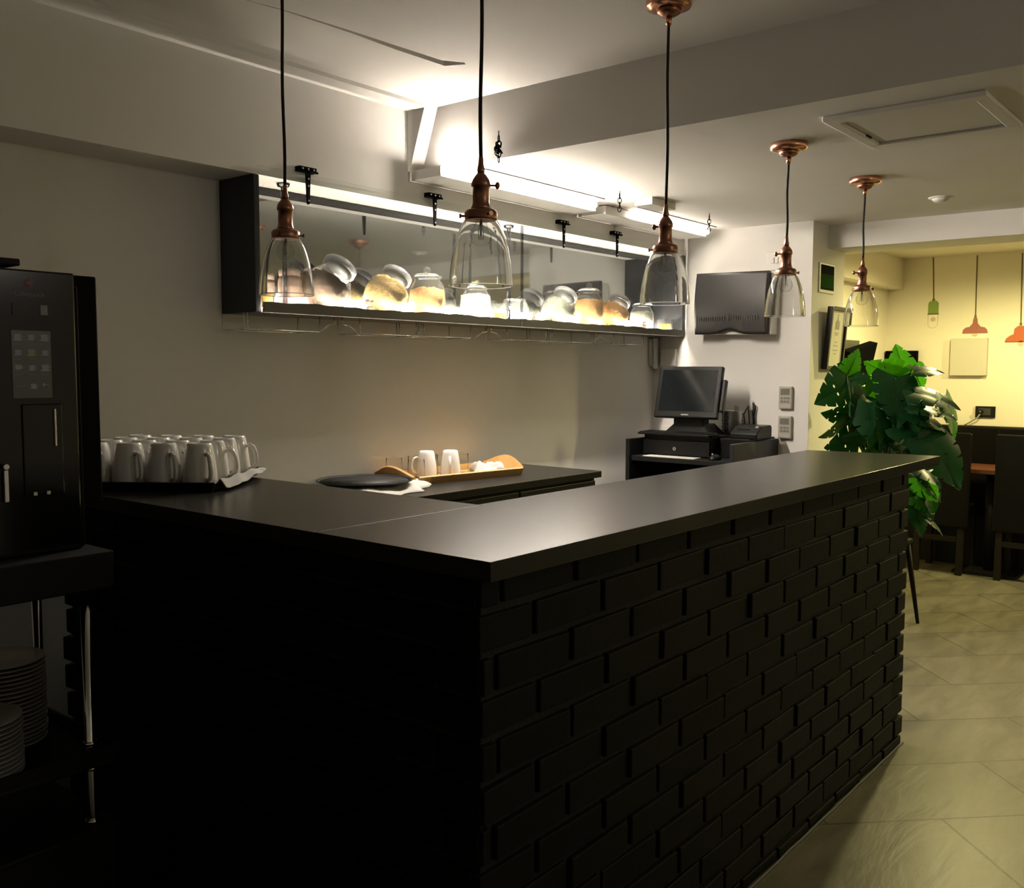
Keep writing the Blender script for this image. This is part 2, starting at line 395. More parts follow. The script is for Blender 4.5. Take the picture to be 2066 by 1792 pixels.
obj('box', MB().box((3.88, 2.335, ZL-.034), (4.10, 2.43, ZL)), M_white, t, bevel=0.003)
obj('cable_entry', MB().cyl((4.10, 2.38, ZL-.017), (4.15, 2.38, ZL-.017), .008), M_white, t)
def chain(label, x, y, z0, n, bunch):
    mb = MB(); z = z0
    def link(c, ax, w=.0085, h=.0125, r=.0022):
        pts = []
        for k in range(14):
            a = 2*PI*k/14
            p = Vector((w*math.sin(a), 0, h*math.cos(a))); pts.append(Vector(c)+(Matrix.Rotation(ax[0], 3, 'Z') @ Matrix.Rotation(ax[1], 3, 'X') @ p))
        mb.tube(pts, r, 6, True)
    mb.tube([(x, y, z0+.006), (x, y, z0-.008), (x+.005, y, z0-.016), (x, y, z0-.022)], .0018, 6)
    for k in range(n):
        link((x, y, z0-.024-.019*k), (PI/2*(k % 2)+.35, 0))
    if bunch:
        for k in range(10):
            a = random.uniform(0, 6); rr = random.uniform(.006, .016)
            link((x+rr*math.cos(a), y+rr*math.sin(a), z0-.020-random.uniform(0, .055)), (random.uniform(0, 3), random.uniform(-.9, .9)))
    o = obj('hanging_chain', mb, M_iron); tag(o, label, 'chain', 'short chains under the ceiling'); return o
chain('short black chain bunched up against the ceiling step', 2.806, 2.36, 2.280, 5, True)
chain('short black chain hanging beside the gap of the strip lights', 3.67, 2.377, ZL, 4, False)
chain('short black chain hanging at the far end of the strip lights', 4.47, 2.35, ZL, 4, False)

# ---------------------------------------------------------------- wall cabinet above the back counter
X0, X1 = 2.016, 5.025
t = thing('wall_cabinet', 'long lit wall cabinet with clear flap doors and jars inside', 'cabinet', (3.5, 2.9, 1.586))
obj('side_panel', MB().box((X0, 2.795, 1.586), (X0+.022, 3.0, 2.057)), M_navy, t, bevel=.0015)
obj('side_panel', MB().box((X1-.026, 2.79, 1.586), (X1-.004, 3.0, 2.057)), M_navy, t, bevel=.0015)
obj('shelf_board', MB().box((X0+.022, 2.795, 1.586), (X1-.026, 3.0, 1.600)), M_greyboard, t)
def lipf(u, v):
    x = X0+.022+u*(X1-X0-.048)
    zt = 1.6225+.0022*math.sin(x*9)+.0015*math.sin(x*31+1)+.001*math.sin(x*67)
    return Vector((x, 2.783+(0 if v < .5 else .0), 1.586+(zt-1.586)*v))
lp = MB().grid(lipf, 120, 2, False)
obj('front_lip', lp, M_greyboard, t, solid=.008)
obj('mirror_back', MB().box((X0+.022, 2.992, 1.60), (X1-.026, 2.999, 2.045)), M_mirror, t)
obj('top_rail', MB().box((X0+.022, 2.978, 2.034), (X1-.026, 2.999, 2.056)), M_navy, t)
obj('light_bar', MB().box((X0+.05, 2.975, 1.602), (X1-.06, 2.990, 1.672)), M_bar, t, bevel=.003)
obj('led_strip', MB().box((X0+.03, 2.788, 1.601), (X1-.04, 2.798, 1.604)), M_led, t)
def hinge(x, parent):
    y = 2.777
    h = obj('hinge', MB().box((x-.038, y-.004, 2.094), (x+.038, 2.80, 2.112)).prism([(x-.011, y-.004, 2.094), (x+.011, y-.004, 2.094), (x+.005, y-.004, 1.985), (x-.005, y-.004, 1.985)], (0, .006, 0)).cyl((x-.042, y-.005, 2.096), (x+.042, y-.005, 2.096), .004, n=10).cyl((x, y-.004, 1.985), (x, y+.002, 1.985), .005, n=12), M_iron, parent)
    for dx, z in ((-.025, 2.104), (0, 2.104), (.025, 2.104), (0, 2.07), (.0, 2.045), (0, 1.993)): obj('screw', MB().cyl((x+dx, y-.0065, z), (x+dx, y-.003, z), .0034, n=10), M_screw, h)
    return h
d1 = obj('flap_door', MB().box((X0+.002, 2.7775, 1.592), (3.470, 2.7815, 2.085)), M_acrylic, t)
obj('door_edge', MB().box((3.466, 2.7765, 1.592), (3.470, 2.7825, 2.05)), M_rod, d1)
hinge(2.235, t); hinge(2.891, t)
d2 = obj('flap_door', MB().box((3.476, 2.7775, 1.592), (X1-.006, 2.7815, 2.085)), M_acrylic, t)
hinge(3.794, t); hinge(4.268, t)
obj('door_edge', MB().box((3.476, 2.7765, 1.592), (3.480, 2.7825, 2.05)), M_rod, d2)
for x in (2.19, 3.474):
    p = MB().cyl((x, 2.86, 1.60), (x, 2.86, 2.045), .0095, n=16); p.lathe([(.001, 2.045), (.02, 2.046), (.024, 2.054), (.024, 2.058), (.001, 2.0585)], (x, 2.86, 0), 20)
    obj('clear_post', p, M_rod, t)
# glass racks of bent wire under the cabinet
def wire_rack(xa, xb, xd, sgn):
    m = MB(); r = .0018
    za, zb = 1.586, 1.527
    for y in (2.83, 2.96):
        m.tube([(xa, y, za), (xa, y, zb), (xb, y, zb), (xb+sgn*.004, y, za)], r, 6)
    for x in (xa, xb): m.tube([(x, 2.83, zb), (x, 2.96, zb)], r, 6)
    xe = xd[0]
    m.tube([(xe, 2.83, zb), ((xd[1]*.6+xe*.4), 2.83, zb+.028), (xd[1], 2.83, zb+.032), (xd[1], 2.83, za)], r, 6)
    xf = xa if abs(xa-xe) > abs(xb-xe) else xb
    dd = .016 if xf == xa else -.016
    m.tube([(xf+dd, 2.83, zb), (xf+dd, 2.83, za)], r, 6)
    return obj('glass_rack', m, M_chrome, t)
wire_rack(1.99, 2.322, (2.325, 2.395), 1)
wire_rack(2.523, 2.849, (2.52, 2.435), -1)
wire_rack(2.862, 3.171, (3.20, 3.285), 1)
wire_rack(3.426, 3.742, (3.40, 3.313), -1)
wire_rack(3.762, 4.117, (4.13, 4.186), 1)
wire_rack(4.327, 4.635, (4.30, 4.204), -1)

# jars and small things on the cabinet shelf
ZS = 1.600
M_amber = mat('amber_sweets', (0.80, 0.36, 0.03), 0.4, scale=60, var=0.25)
M_orange = mat('orange_sweets', (0.75, 0.38, 0.12), 0.5, scale=90, var=0.35, bump=.5)
M_pasta = mat('golden_cereal', (0.62, 0.40, 0.13), 0.6, scale=120, var=0.4, bump=.6)
M_brown = mat('brown_biscuits', (0.24, 0.16, 0.11), 0.6, scale=50, var=0.3, bump=.4)
M_grey = mat('grey_green_sweets', (0.30, 0.31, 0.24), 0.6, scale=120, var=0.4, bump=.6)
M_pale = mat('pale_sweets', (0.62, 0.60, 0.52), 0.6, scale=120, var=0.25, bump=.5)
M_pink = mat('pinkish_tin', (0.60, 0.42, 0.33), 0.45, var=.1)
M_figure = mat('brown_figure', (0.16, 0.10, 0.06), 0.5, var=.3)
def tilted(label, x, s, content, lid=True, fill=.55):
    """cookie jar leaning back on a flat, mouth and lid turned to the right"""
    t = thing('cookie_jar', label, 'jar', (x, 2.885, ZS), 'jars on the cabinet shelf')
    R = .078*s
    rot = Matrix.Rotation(math.radians(38), 3, 'Y')
    c = Vector((x, 2.885, ZS+R*1.0))
    prof = [(.001, -R*.92), (R*.55, -R*.90), (R*.86, -R*.62), (R, -R*.1), (R*.96, R*.25), (R*.78, R*.62), (R*.62, R*.80), (R*.62, R*1.0)]
    obj('glass_body', MB().lathe(prof[:-1]+[(R*.62, R*1.0), (R*.58, R*1.0), (R*.58, R*.8)], c, 28, rot), M_jar, t)
    cp = [(.001, -R*.88), (R*.52, -R*.86), (R*.82, -R*.58), (R*.94, -R*.1)]
    cp += [(R*.90, R*(fill-.5)), (R*.45, R*(fill-.46)), (.001, R*(fill-.48))]
    cp2 = []
    for (r0, z0), (r1, z1) in zip(cp, cp[1:]):
        for q in range(4): cp2.append((r0+(r1-r0)*q/4, z0+(z1-z0)*q/4))
    cp2.append(cp[-1])
    obj('contents', MB().lathe(cp2, c, 36, rot).rough(R*.045, int(x*100)), content, t)
    if lid:
        obj('lid', MB().lathe([(.001, R*1.0), (R*.70, R*1.0), (R*.72, R*1.04), (R*.72, R*1.24), (R*.68, R*1.28), (.001, R*1.28)], c, 28, rot), M_lidplastic, t)
    return t
def knobjar(label, x, r, h, content, fill):
    t = thing('lidded_jar', label, 'jar', (x, 2.885, ZS), 'jars on the cabinet shelf')
    c = (x, 2.885, ZS)
    obj('glass_body', MB().lathe([(.001, .001), (r*.72, .001), (r*.94, h*.12), (r, h*.4), (r*.95, h*.65), (r*.70, h*.82), (r*.70, h*.86)], c, 28), M_jar, t)
    obj('contents', MB().lathe([(.001, .006), (r*.66, .006), (r*.88, h*.13), (r*.93, h*.38), (r*.90, h*fill), (r*.4, h*(fill+.05)), (.001, h*(fill+.03))], c, 30).rough(r*.04, int(x*90)), content, t)
    l = obj('lid', MB().lathe([(.001, h*.86), (r*.80, h*.86), (r*.82, h*.89), (r*.55, h*.95), (.001, h*.97)], c, 28), M_jar, t)
    obj('knob', MB().sphere((x, 2.885, ZS+h*1.02), r*.2, 14, 8), M_jar, l)
    return t
def tumbler(label, x, r, h, content, fill, name='candle_glass', cat='glass'):
    t = thing(name, label, cat, (x, 2.88, ZS), 'small glasses on the cabinet shelf')
    obj('glass_body', MB().lathe([(.001, .001), (r*.85, .001), (r, h), (r*.93, h), (r*.80, .006), (.001, .006)], (x, 2.88, ZS), 24), M_jar, t)
    obj('contents', MB().lathe([(.001, .008), (r*.78, .008), (r*.86, h*fill), (.001, h*fill)], (x, 2.88, ZS), 20), content, t)
    return t
tumbler('small glass with amber contents at the left end of the cabinet', 2.125, .030, .085, M_amber, .75)
t = thing('storage_jar', 'pinkish square-shouldered jar behind the leftmost pendant lamp', 'jar', (2.243, 2.89, ZS), 'jars on the cabinet shelf')
obj('body', MB().lathe([(.001, 0), (.05, 0), (.054, .006), (.054, .115), (.048, .128), (.001, .13)], (2.243, 2.89, ZS), 28), M_pink, t)
obj('lid', MB().lathe([(.001, .13), (.047, .13), (.05, .133), (.05, .152), (.046, .156), (.001, .156)], (2.243, 2.89, ZS), 28), M_pink, t)
tilted('large cookie jar of brown biscuits with a tilted grey lid', 2.405, 1.22, M_brown, fill=.75)
t = tag(obj('animal_figurine', MB().sphere((2.603, 2.86, ZS+.028), .014, 12, 8, (1.2, .9, .9)).sphere((2.588, 2.855, ZS+.055), .011, 12, 8).sphere((2.612, 2.855, ZS+.054), .009, 12, 8).cyl((2.592, 2.856, ZS), (2.592, 2.856, ZS+.025), .006, n=10).cyl((2.614, 2.856, ZS), (2.614, 2.856, ZS+.025), .006, n=10).cyl((2.595, 2.866, ZS), (2.595, 2.866, ZS+.025), .006, n=10).cyl((2.611, 2.866, ZS), (2.611, 2.866, ZS+.025), .006, n=10), M_figure), 'tiny dark figurine beside the jar of golden cereal', 'figurine')
tilted('cookie jar of golden cereal with a tilted grey lid', 2.715, 1.15, M_pasta, fill=.95)
knobjar('round knob-lidded jar of orange sweets left of the nearest pendant', 2.955, .080, .205, M_orange, .62)
t = knobjar('tall pale patterned jar below the nearest pendant lamp', 3.27, .072, .175, M_pale, .70)
tumbler('small yellow-filled jar between two clear glass jars', 3.435, .042, .095, M_amber, .55, 'small_jar', 'jar')
t = thing('glass_bowl', 'empty round clear glass bowl behind the clear upright post', 'bowl', (3.57, 2.90, ZS))
obj('bowl', MB().lathe([(.001, .001), (.03, .001), (.062, .03), (.07, .075), (.052, .12), (.049, .118), (.066, .074), (.058, .032), (.001, .006)], (3.57, 2.90, ZS), 28), M_jar, t)
obj('rim', MB().lathe([(.05, .118), (.055, .12), (.05, .124), (.046, .121)], (3.57, 2.90, ZS), 28, close=True), M_jar, t)
t = tag(obj('animal_figurine', MB().sphere((3.655, 2.85, ZS+.026), .016, 12, 8, (.9, .8, 1.2)).sphere((3.655, 2.846, ZS+.055), .012, 12, 8).sphere((3.645, 2.846, ZS+.066), .005, 8, 6).sphere((3.665, 2.846, ZS+.066), .005, 8, 6).cyl((3.648, 2.846, ZS), (3.648, 2.846, ZS+.014), .007, n=10).cyl((3.662, 2.846, ZS), (3.662, 2.846, ZS+.014), .007, n=10), M_figure), 'tiny brown figurine beside the jar of grey-green sweets', 'figurine')
tilted('cookie jar of grey-green sweets with a tilted lid', 3.90, 1.12, M_grey, fill=.75)
knobjar('upright knob-lidded jar of orange sweets right of the middle', 4.17, .080, .225, M_orange, .66)
tilted('cookie jar of orange cereal with a tilted lid, rightmost of the tilted jars', 4.405, 1.10, M_orange, fill=.85)
knobjar('small jar of whitish sweets near the right end of the cabinet', 4.70, .070, .175, M_pale, .65)
tumbler('small glass with amber contents at the right end of the cabinet', 4.955, .048, .085, M_amber, .7)
t = thing('pepper_mill', 'small dark mill in front of the jar of whitish sweets', 'mill', (4.655, 2.84, ZS))
obj('body', MB().lathe([(.001, 0), (.014, 0), (.015, .01), (.009, .025), (.012, .04), (.001, .044)], (4.655, 2.84, ZS), 16), M_figure, t)
obj('top', MB().sphere((4.655, 2.84, ZS+.050), .010, 12, 8), M_figure, t)

# ---------------------------------------------------------------- the bar
ZB = 1.069
t = thing('bar_counter', 'black painted brick bar counter with a dark grey laminate top', 'counter', (2.4, 1.25, 0))
long_top = MB().box((1.19, 1.017, ZB-.035), (3.79, 1.469, ZB)).box((1.689, 1.4695, ZB-.035), (3.79, 1.490, ZB))
wt = obj('worktop', MB().prism([(1.19, 1.017, ZB-.035), (3.79, 1.010, ZB-.035), (3.718, 1.495, ZB-.035), (1.689, 1.483, ZB-.035), (1.689, 1.4695, ZB-.035), (1.19, 1.4695, ZB-.035)], (0, 0, .035)), M_top, t, bevel=.0012)
rt = obj('return_worktop', MB().prism([(1.19, 1.4715, ZB-.035), (1.689, 1.4715, ZB-.035), (1.689, 2.56, ZB-.035), (1.19, 2.56, ZB-.035)], (0, 0, .0348)), M_top, t, bevel=.0012)
# bricks: every brick is modelled, front face along x and the return face along y
def bricks(along, a0, a1, fixed, z1, L=.2243, Hc=.0775, g=.011, shift=0.0):
    mb = MB(); row = 0; z = z1
    while z > 0.001:
        zt = z-g*.5; zb = max(z-Hc+g*.5, 0.0)
        if row == 0: zb = z-.058; zt = z
        off = shift + (row % 2)*L*.5 + random.uniform(-.012, .012)
        p = a0-L+(off % L)
        while p < a1-1e-3:
            b0, b1 = max(p+g*.5, a0), min(p+L-g*.5, a1)
            if b1-b0 > .02:
                pr = random.uniform(.006, .011); tl = random.uniform(-.0025, .0025); j0, j1 = random.uniform(-.002, .002), random.uniform(-.002, .002)
                ja = 0 if b0 > a0+1e-4 else random.uniform(-.004, .006); jb = 0 if b1 < a1-1e-4 else random.uniform(-.008, .004)
                if along == 'x':
                    vs = [(b0+ja, fixed+.02, zb+j0), (b1+jb, fixed+.02, zb+j1), (b1+jb, fixed+.02, zt+j1), (b0+ja, fixed+.02, zt+j0), (b0+ja+.002, fixed-pr-tl, zb+j0+.002), (b1+jb-.002, fixed-pr+tl, zb+j1+.002), (b1+jb-.002, fixed-pr+tl, zt+j1-.002), (b0+ja+.002, fixed-pr-tl, zt+j0-.002)]
                    fs = [(4,5,6,7),(0,4,7,3),(1,2,6,5),(3,7,6,2),(0,1,5,4),(0,3,2,1)]
                else:
                    vs = [(fixed+.02, b0+ja, zb+j0), (fixed+.02, b1+jb, zb+j1), (fixed+.02, b1+jb, zt+j1), (fixed+.02, b0+ja, zt+j0), (fixed-pr-tl, b0+ja+.002, zb+j0+.002), (fixed-pr+tl, b1+jb-.002, zb+j1+.002), (fixed-pr+tl, b1+jb-.002, zt+j1-.002), (fixed-pr-tl, b0+ja+.002, zt+j0-.002)]
                    fs = [(4,5,6,7)[::-1],(0,4,7,3)[::-1],(1,2,6,5)[::-1],(3,7,6,2)[::-1],(0,1,5,4)[::-1],(0,3,2,1)[::-1]]
                mb.add(vs, fs)
            p += L
        z -= (.064 if row == 0 else Hc); row += 1
    return mb
bw = obj('brick_front', bricks('x', 1.215, 3.60, 1.068, ZB-.036, shift=.045), M_blackbrick, t, bevel=.0025)
obj('brick_return', bricks('y', 1.070, 2.58, 1.222, ZB-.036, shift=.10), mat('shaded_black_brick', (.0035, .0035, .0032), .7, bump=.1, scale=45, spec=.06), t, bevel=.0025)  # return face: darker copy of the black brick, shade put in its colour
obj('counter_core', MB().prism([(1.226, 1.070, 0), (3.585, 1.070, 0), (3.585, 1.42, 0), (1.62, 1.42, 0), (1.62, 2.555, 0), (1.226, 2.555, 0)], (0, 0, ZB-.0352)), M_mortar, t)
obj('corner_clip', MB().box((1.196, 1.03, ZB-.0362), (1.216, 1.05, ZB-.0348)), M_white, t)
obj('floor_bead', MB().tube([(1.21+i*.08, 1.0545+random.uniform(-.002, .002), .003) for i in range(31)], .0042, 6), mat('grey_sealant', (.10, .10, .09), .6), t)

# tray with upturned mugs
e1, e2 = Vector((-.6, .8, 0)), Vector((.8, .6, 0))
T0 = Vector((1.413, 2.150, ZB))
def traypt(a, b, z): return T0+e1*a+e2*b+Vector((0, 0, z))
TA, TB = .415, .41
t = thing('serving_tray', 'black serving tray under rows of upturned white mugs', 'tray', traypt(TA/2, TB/2, 0))
base = MB().prism([traypt(.012, .012, .001), traypt(TA-.012, .012, .001), traypt(TA-.012, TB-.012, .001), traypt(.012, TB-.012, .001)][::-1], (0, 0, .006))
obj('base', base, M_blackmat, t, bevel=.001)
def rimf(u, v):
    per = [(0, 0), (1, 0), (1, 1), (0, 1)]
    k = int(u*4) % 4; f = u*4-int(u*4)
    ax, ay = per[k]; bx, by = per[(k+1) % 4]
    x, y = ax+(bx-ax)*f, ay+(by-ay)*f
    o = .014*(1-v)
    return traypt(o+(TA-2*o)*x, o+(TB-2*o)*y, .004+.020*v)
obj('rim', MB().grid(rimf, 64, 3, False), M_blackmat, t, solid=.004)
def mug_proto():
    r = thing('mug', 'x', 'mug', (0, 0, 0))
    prof = [(.0405, 0), (.0445, 0), (.0455, .008), (.0448, .030), (.0425, .055), (.0390, .080), (.0345, .104), (.0320, .113), (.0290, .1165), (.0265, .1165), (.025, .114), (.001, .114)]
    inner = [(.001, .108), (.029, .106), (.036, .080), (.040, .05), (.0415, .012), (.0405, 0)]
    obj('cup', MB().lathe(prof+inner[::1], (0, 0, 0), 32), M_china, r)
    hp = [(.036, 0, .086), (.046, 0, .090), (.058, 0, .084), (.0655, 0, .066), (.068, 0, .044), (.063, 0, .026), (.044, 0, .018)]
    obj('handle', MB().tube(hp, [.005, .0055, .006, .006, .006, .0055, .005], 10), M_china, r)
    return r
mugp = mug_proto(); first = [True]
def place_mug(x, y, z, ang, label, group, s=1.0):
    o = mugp if first[0] else copy_tree(mugp)
    first[0] = False
    o.location = (x, y, z); o.rotation_euler = (0, 0, ang); o.scale = (s, s, s)
    tag(o, label, 'mug', group); return o
COLN = ['rightmost', 'second from right', 'third from right', 'leftmost']
for row in range(4):
    for k in range(4):
        p = traypt(  .062+.0945*k+random.uniform(-.0012, .0012), .062+.0935*row+random.uniform(-.0012, .0012), .0075)
        rn = ['front row', 'second row', 'third row', 'back row'][row]
        place_mug(p.x, p.y, p.z, math.atan2(-.99, -.14)+random.uniform(-.10, .10)+(.75 if k == 0 and row in (1, 3) else 0), 'upturned white mug on the black tray, %s of the %s' % (COLN[k], rn), 'mugs on the black tray')
# napkin between mugs and rim
def napf(u, v):
    b = .03+u*.335; a = .012-.040*v
    p = traypt(a, b, .008+.0)
    q = a
    if q > .014: z = .0088+.001*math.sin(u*20)
    elif q > -.004: z = .0088+(.014-q)/.018*.021
    else: z = .0298-(-.004-q)*1.0*(.4+1.1*(1-u)**2)
    z += .003*math.sin(u*17+v*3)*(v > .3)
    p.z = ZB+max(z, .0085); return p
nk = MB().grid(napf, 40, 16)
tag(obj('napkin', nk, M_cloth, solid=.0012), 'white paper napkin hanging over the rim of the mug tray', 'napkin')

# ---------------------------------------------------------------- back counter and what stands on it
ZW = .917
t = thing('back_counter', 'low dark back counter against the wall under the cabinet', 'counter', (3.0, 2.74, 0))
obj('worktop', MB().prism([(1.95, 2.49, ZW-.03), (3.70, 2.478, ZW-.03), (3.715, 2.998, ZW-.03), (1.95, 2.998, ZW-.03)], (0, 0, .03)), M_top2, t, bevel=.0015)
obj('carcass', MB().box((1.97, 2.51, 0), (3.685, 2.99, ZW-.0305)), M_blackmat, t)
for i in range(3): obj('door', MB().box((1.98+i*.568, 2.497, .10), (1.98+i*.568+.560, 2.5095, ZW-.045)), M_black, t, bevel=.002)
# folded cloths and the round black tray
def clothf(cx, cy, rx, ry, z0, amp, seed, skirt=.012):
    rnd = random.Random(seed); ph = [rnd.uniform(0, 6.28) for _ in range(8)]
    def fn(u, v):
        a = 2*PI*u; e = 1+.10*math.sin(3*a+ph[0])+.06*math.sin(7*a+ph[1])+.04*math.sin(11*a+ph[2])
        r = v*e
        z = z0+.002+amp*(.5+.5*math.sin(5*v+2*a+ph[3]))*(.35+.65*v)*(1-v**6)+amp*.45*(.5+.5*math.sin(5*a+3*v+ph[4]))*v*(1-v**4)+amp*.12*(1+math.sin(11*a-7*v+ph[5]))*v*(1-v**4)
        return Vector((cx+rx*r*math.cos(a), cy+ry*r*math.sin(a), z+skirt*(1-v**4)))
    return fn
tag(obj('cloth', MB().grid(clothf(2.515, 2.765, .262, .205, ZW, .020, 3, .012), 72, 14), M_cloth, solid=.0015), 'crumpled white cloth under the round black tray', 'cloth')
t = thing('round_tray', 'round black serving tray lying on a crumpled white cloth', 'tray', (2.50, 2.785, .945))
cc = (2.50, 2.785, .952)
obj('base', MB().lathe([(.001, .0), (.168, .0), (.172, .003), (.001, .004)], cc, 64), M_blackmat, t)
obj('rim', MB().lathe([(.168, .0), (.184, .007), (.187, .007), (.187, .004), (.172, -.003)], cc, 64, close=True), M_blackmat, t)
# wooden butler tray, slightly turned
W0 = [Vector((2.742, 2.735, ZW)), Vector((3.318, 2.658, ZW)), Vector((3.372, 2.945, ZW)), Vector((2.760, 2.985, ZW))]
t = thing('wooden_tray', 'light wooden tray with arched ends holding mugs and glasses', 'tray', (3.05, 2.83, ZW))
obj('base', MB().prism([W0[0]+Vector((.012, .010, .001)), W0[1]+Vector((-.01, .012, .001)), W0[2]+Vector((-.012, -.01, .001)), W0[3]+Vector((.01, -.01, .001))], (0, 0, .008)), M_wood, t)
def side(name, a, b, h, arch, outw):
    n = 20; mb = MB(); d = (b-a); nrm = Vector((d.y, -d.x, 0)).normalized()
    lo = []; hi = []
    for i in range(n+1):
        f = i/n; p = a+d*f; hh = h+arch*math.sin(PI*f)**1.2
        lo.append(p+Vector((0, 0, .005))); hi.append(p+nrm*outw*(hh/h)*.6+Vector((0, 0, hh)))
    for i in range(n): mb.add([lo[i], lo[i+1], hi[i+1], hi[i]], [(0, 1, 2, 3)])
    return obj(name, mb, M_wood, t, solid=.010)
side('side_wall', W0[0], W0[1], .034, 0, .022); side('side_wall', W0[2], W0[3], .034, 0, .012)
side('handle_end', W0[3], W0[0], .036, .036, .034); side('handle_end', W0[1], W0[2], .036, .040, .034)
TW = ZW+.0095
place_mug(2.912, 2.850, TW, math.atan2(.8, -.6)+.5, 'upturned white mug on the wooden tray, the left one', 'mugs on the wooden tray', .98)
place_mug(3.008, 2.800, TW, math.atan2(-.66, -.75), 'upturned white mug on the wooden tray, the right one', 'mugs on the wooden tray', .98)
gp = thing('tumbler', 'x', 'glass', (0, 0, 0), 'upturned tumblers on the wooden tray')
obj('glass_wall', MB().lathe([(.034, 0), (.036, 0), (.034, .086), (.001, .092), (.001, .086), (.032, .080)], (0, 0, 0), 28), M_tumbler, gp)
for i, (x, y, w) in enumerate(((2.815, 2.815, 'front one left of the mugs'), (2.805, 2.938, 'leftmost at the back of the tray'), (2.930, 2.932, 'at the back, behind the left mug'), (3.012, 2.926, 'at the back, behind the right mug'), (3.085, 2.915, 'at the back, just right of the mugs'), (3.150, 2.870, 'rightmost, beside the crumpled cloth'))):
    o = gp if i == 0 else copy_tree(gp)
    o.location = (x, y, TW); o['label'] = 'clear upturned tumbler on the wooden tray, '+w
tag(obj('cloth', MB().grid(clothf(3.248, 2.80, .068, .092, TW, .034, 5, .016), 60, 12), M_cloth, solid=.0015), 'crumpled white cloth in the right end of the wooden tray', 'cloth')

# ---------------------------------------------------------------- till desk
t = thing('till_desk', 'black till desk with raised side panels in the corner', 'desk', (4.76, 2.52, 0))
obj('side_panel', MB().box((4.475, 2.815, 0), (5.028, 2.840, 1.008)), M_black, t, bevel=.002)
obj('side_panel', MB().box((4.475, 2.190, 0), (5.028, 2.212, 1.010)), M_navy, t, bevel=.002)
obj('worktop', MB().box((4.495, 2.2125, .888), (5.028, 2.8145, .915)), M_blackmat, t, bevel=.002)
obj('riser', MB().box((4.70, 2.2135, .9155), (5.026, 2.382, 1.020)), M_black, t, bevel=.002)
obj('lower_shelf', MB().box((4.60, 2.2125, .45), (5.026, 2.8145, .47)), M_blackmat, t)
obj('back_panel', MB().box((5.012, 2.2125, .0), (5.026, 2.8145, .887)), M_blackmat, t)
t = thing('cash_drawer', 'black cash drawer with a chrome lock under the till screen', 'cash drawer', (4.8, 2.6, .9155))
obj('case', MB().box((4.625, 2.392, .9155), (5.0, 2.812, 1.030)), M_black, t, bevel=.004)
fr = obj('drawer_front', MB().box((4.607, 2.396, .919), (4.6245, 2.808, 1.000)), M_black, t, bevel=.003)
obj('lock', MB().cyl((4.600, 2.605, .957), (4.607, 2.605, .957), .0105, n=20), M_chrome, fr)
obj('keyhole', MB().box((4.5994, 2.6035, .9505), (4.6002, 2.6065, .9635)), M_blackmat, fr)
# keyboard
t = thing('keyboard', 'black keyboard on the cash drawer in front of the till screen', 'keyboard', (4.67, 2.60, 1.0305))
obj('base', MB().prism([(4.575, 2.385, 1.0305), (4.700, 2.385, 1.0305), (4.700, 2.825, 1.0305), (4.575, 2.825, 1.0305)], (0, 0, .012)), M_black, t, bevel=.003)
kb = MB()
for r_ in range(5):
    for k in range(18):
        x = 4.583+r_*.0225; y = 2.395+k*.0237
        kb.box((x, y, 1.0427), (x+.019, y+.020, 1.047+r_*.0006))
obj('keys', kb, M_blackmat, t)
# monitor: base, neck, body, screen
t = thing('till_screen', 'black touch screen till terminal tilted back on its stand', 'monitor', (4.76, 2.60, 1.0305))
Mt = Matrix.Translation((4.725, 2.592, 1.265)) @ Matrix.Rotation(math.radians(3.0), 4, 'Z') @ Matrix.Rotation(math.radians(15), 4, 'Y')
scr = MB().box((-.010, -.192, -.148), (.022, .192, .148), Mt); obj('screen_frame', scr, M_black, t, bevel=.008)
M_scr = mat('dark_glossy_screen', (0.006, 0.008, 0.010), 0.16, var=0.03, spec=0.6)
obj('display', MB().box((-.0115, -.166, -.110), (-.0095, .166, .126), Mt), M_scr, t)
obj('maker_badge', MB().box((-.0112, -.022, -.133), (-.0102, .022, -.126), Mt), mat('grey_print', (.30, .30, .30), .5), t)
obj('rear_housing', MB().box((.022, -.13, -.10), (.062, .13, .09), Mt), M_black, t, bevel=.01)
obj('card_reader', MB().box((-.002, -.216, -.105), (.030, -.1925, .075), Mt), M_black, t, bevel=.006)
obj('neck', MB().prism([(4.735, 2.50, 1.045), (4.80, 2.50, 1.045), (4.80, 2.69, 1.045), (4.735, 2.69, 1.045)], (0, 0, .11)), M_black, t, bevel=.006)
ft = MB(); 
ft.add([(4.708, 2.450, 1.0305), (4.90, 2.450, 1.0305), (4.90, 2.745, 1.0305), (4.708, 2.745, 1.0305), (4.745, 2.500, 1.090), (4.87, 2.500, 1.090), (4.87, 2.69, 1.090), (4.745, 2.69, 1.090)], [(0,3,2,1),(4,5,6,7),(0,1,5,4),(1,2,6,5),(2,3,7,6),(3,0,4,7)])
obj('stand', ft, M_black, t, bevel=.006)
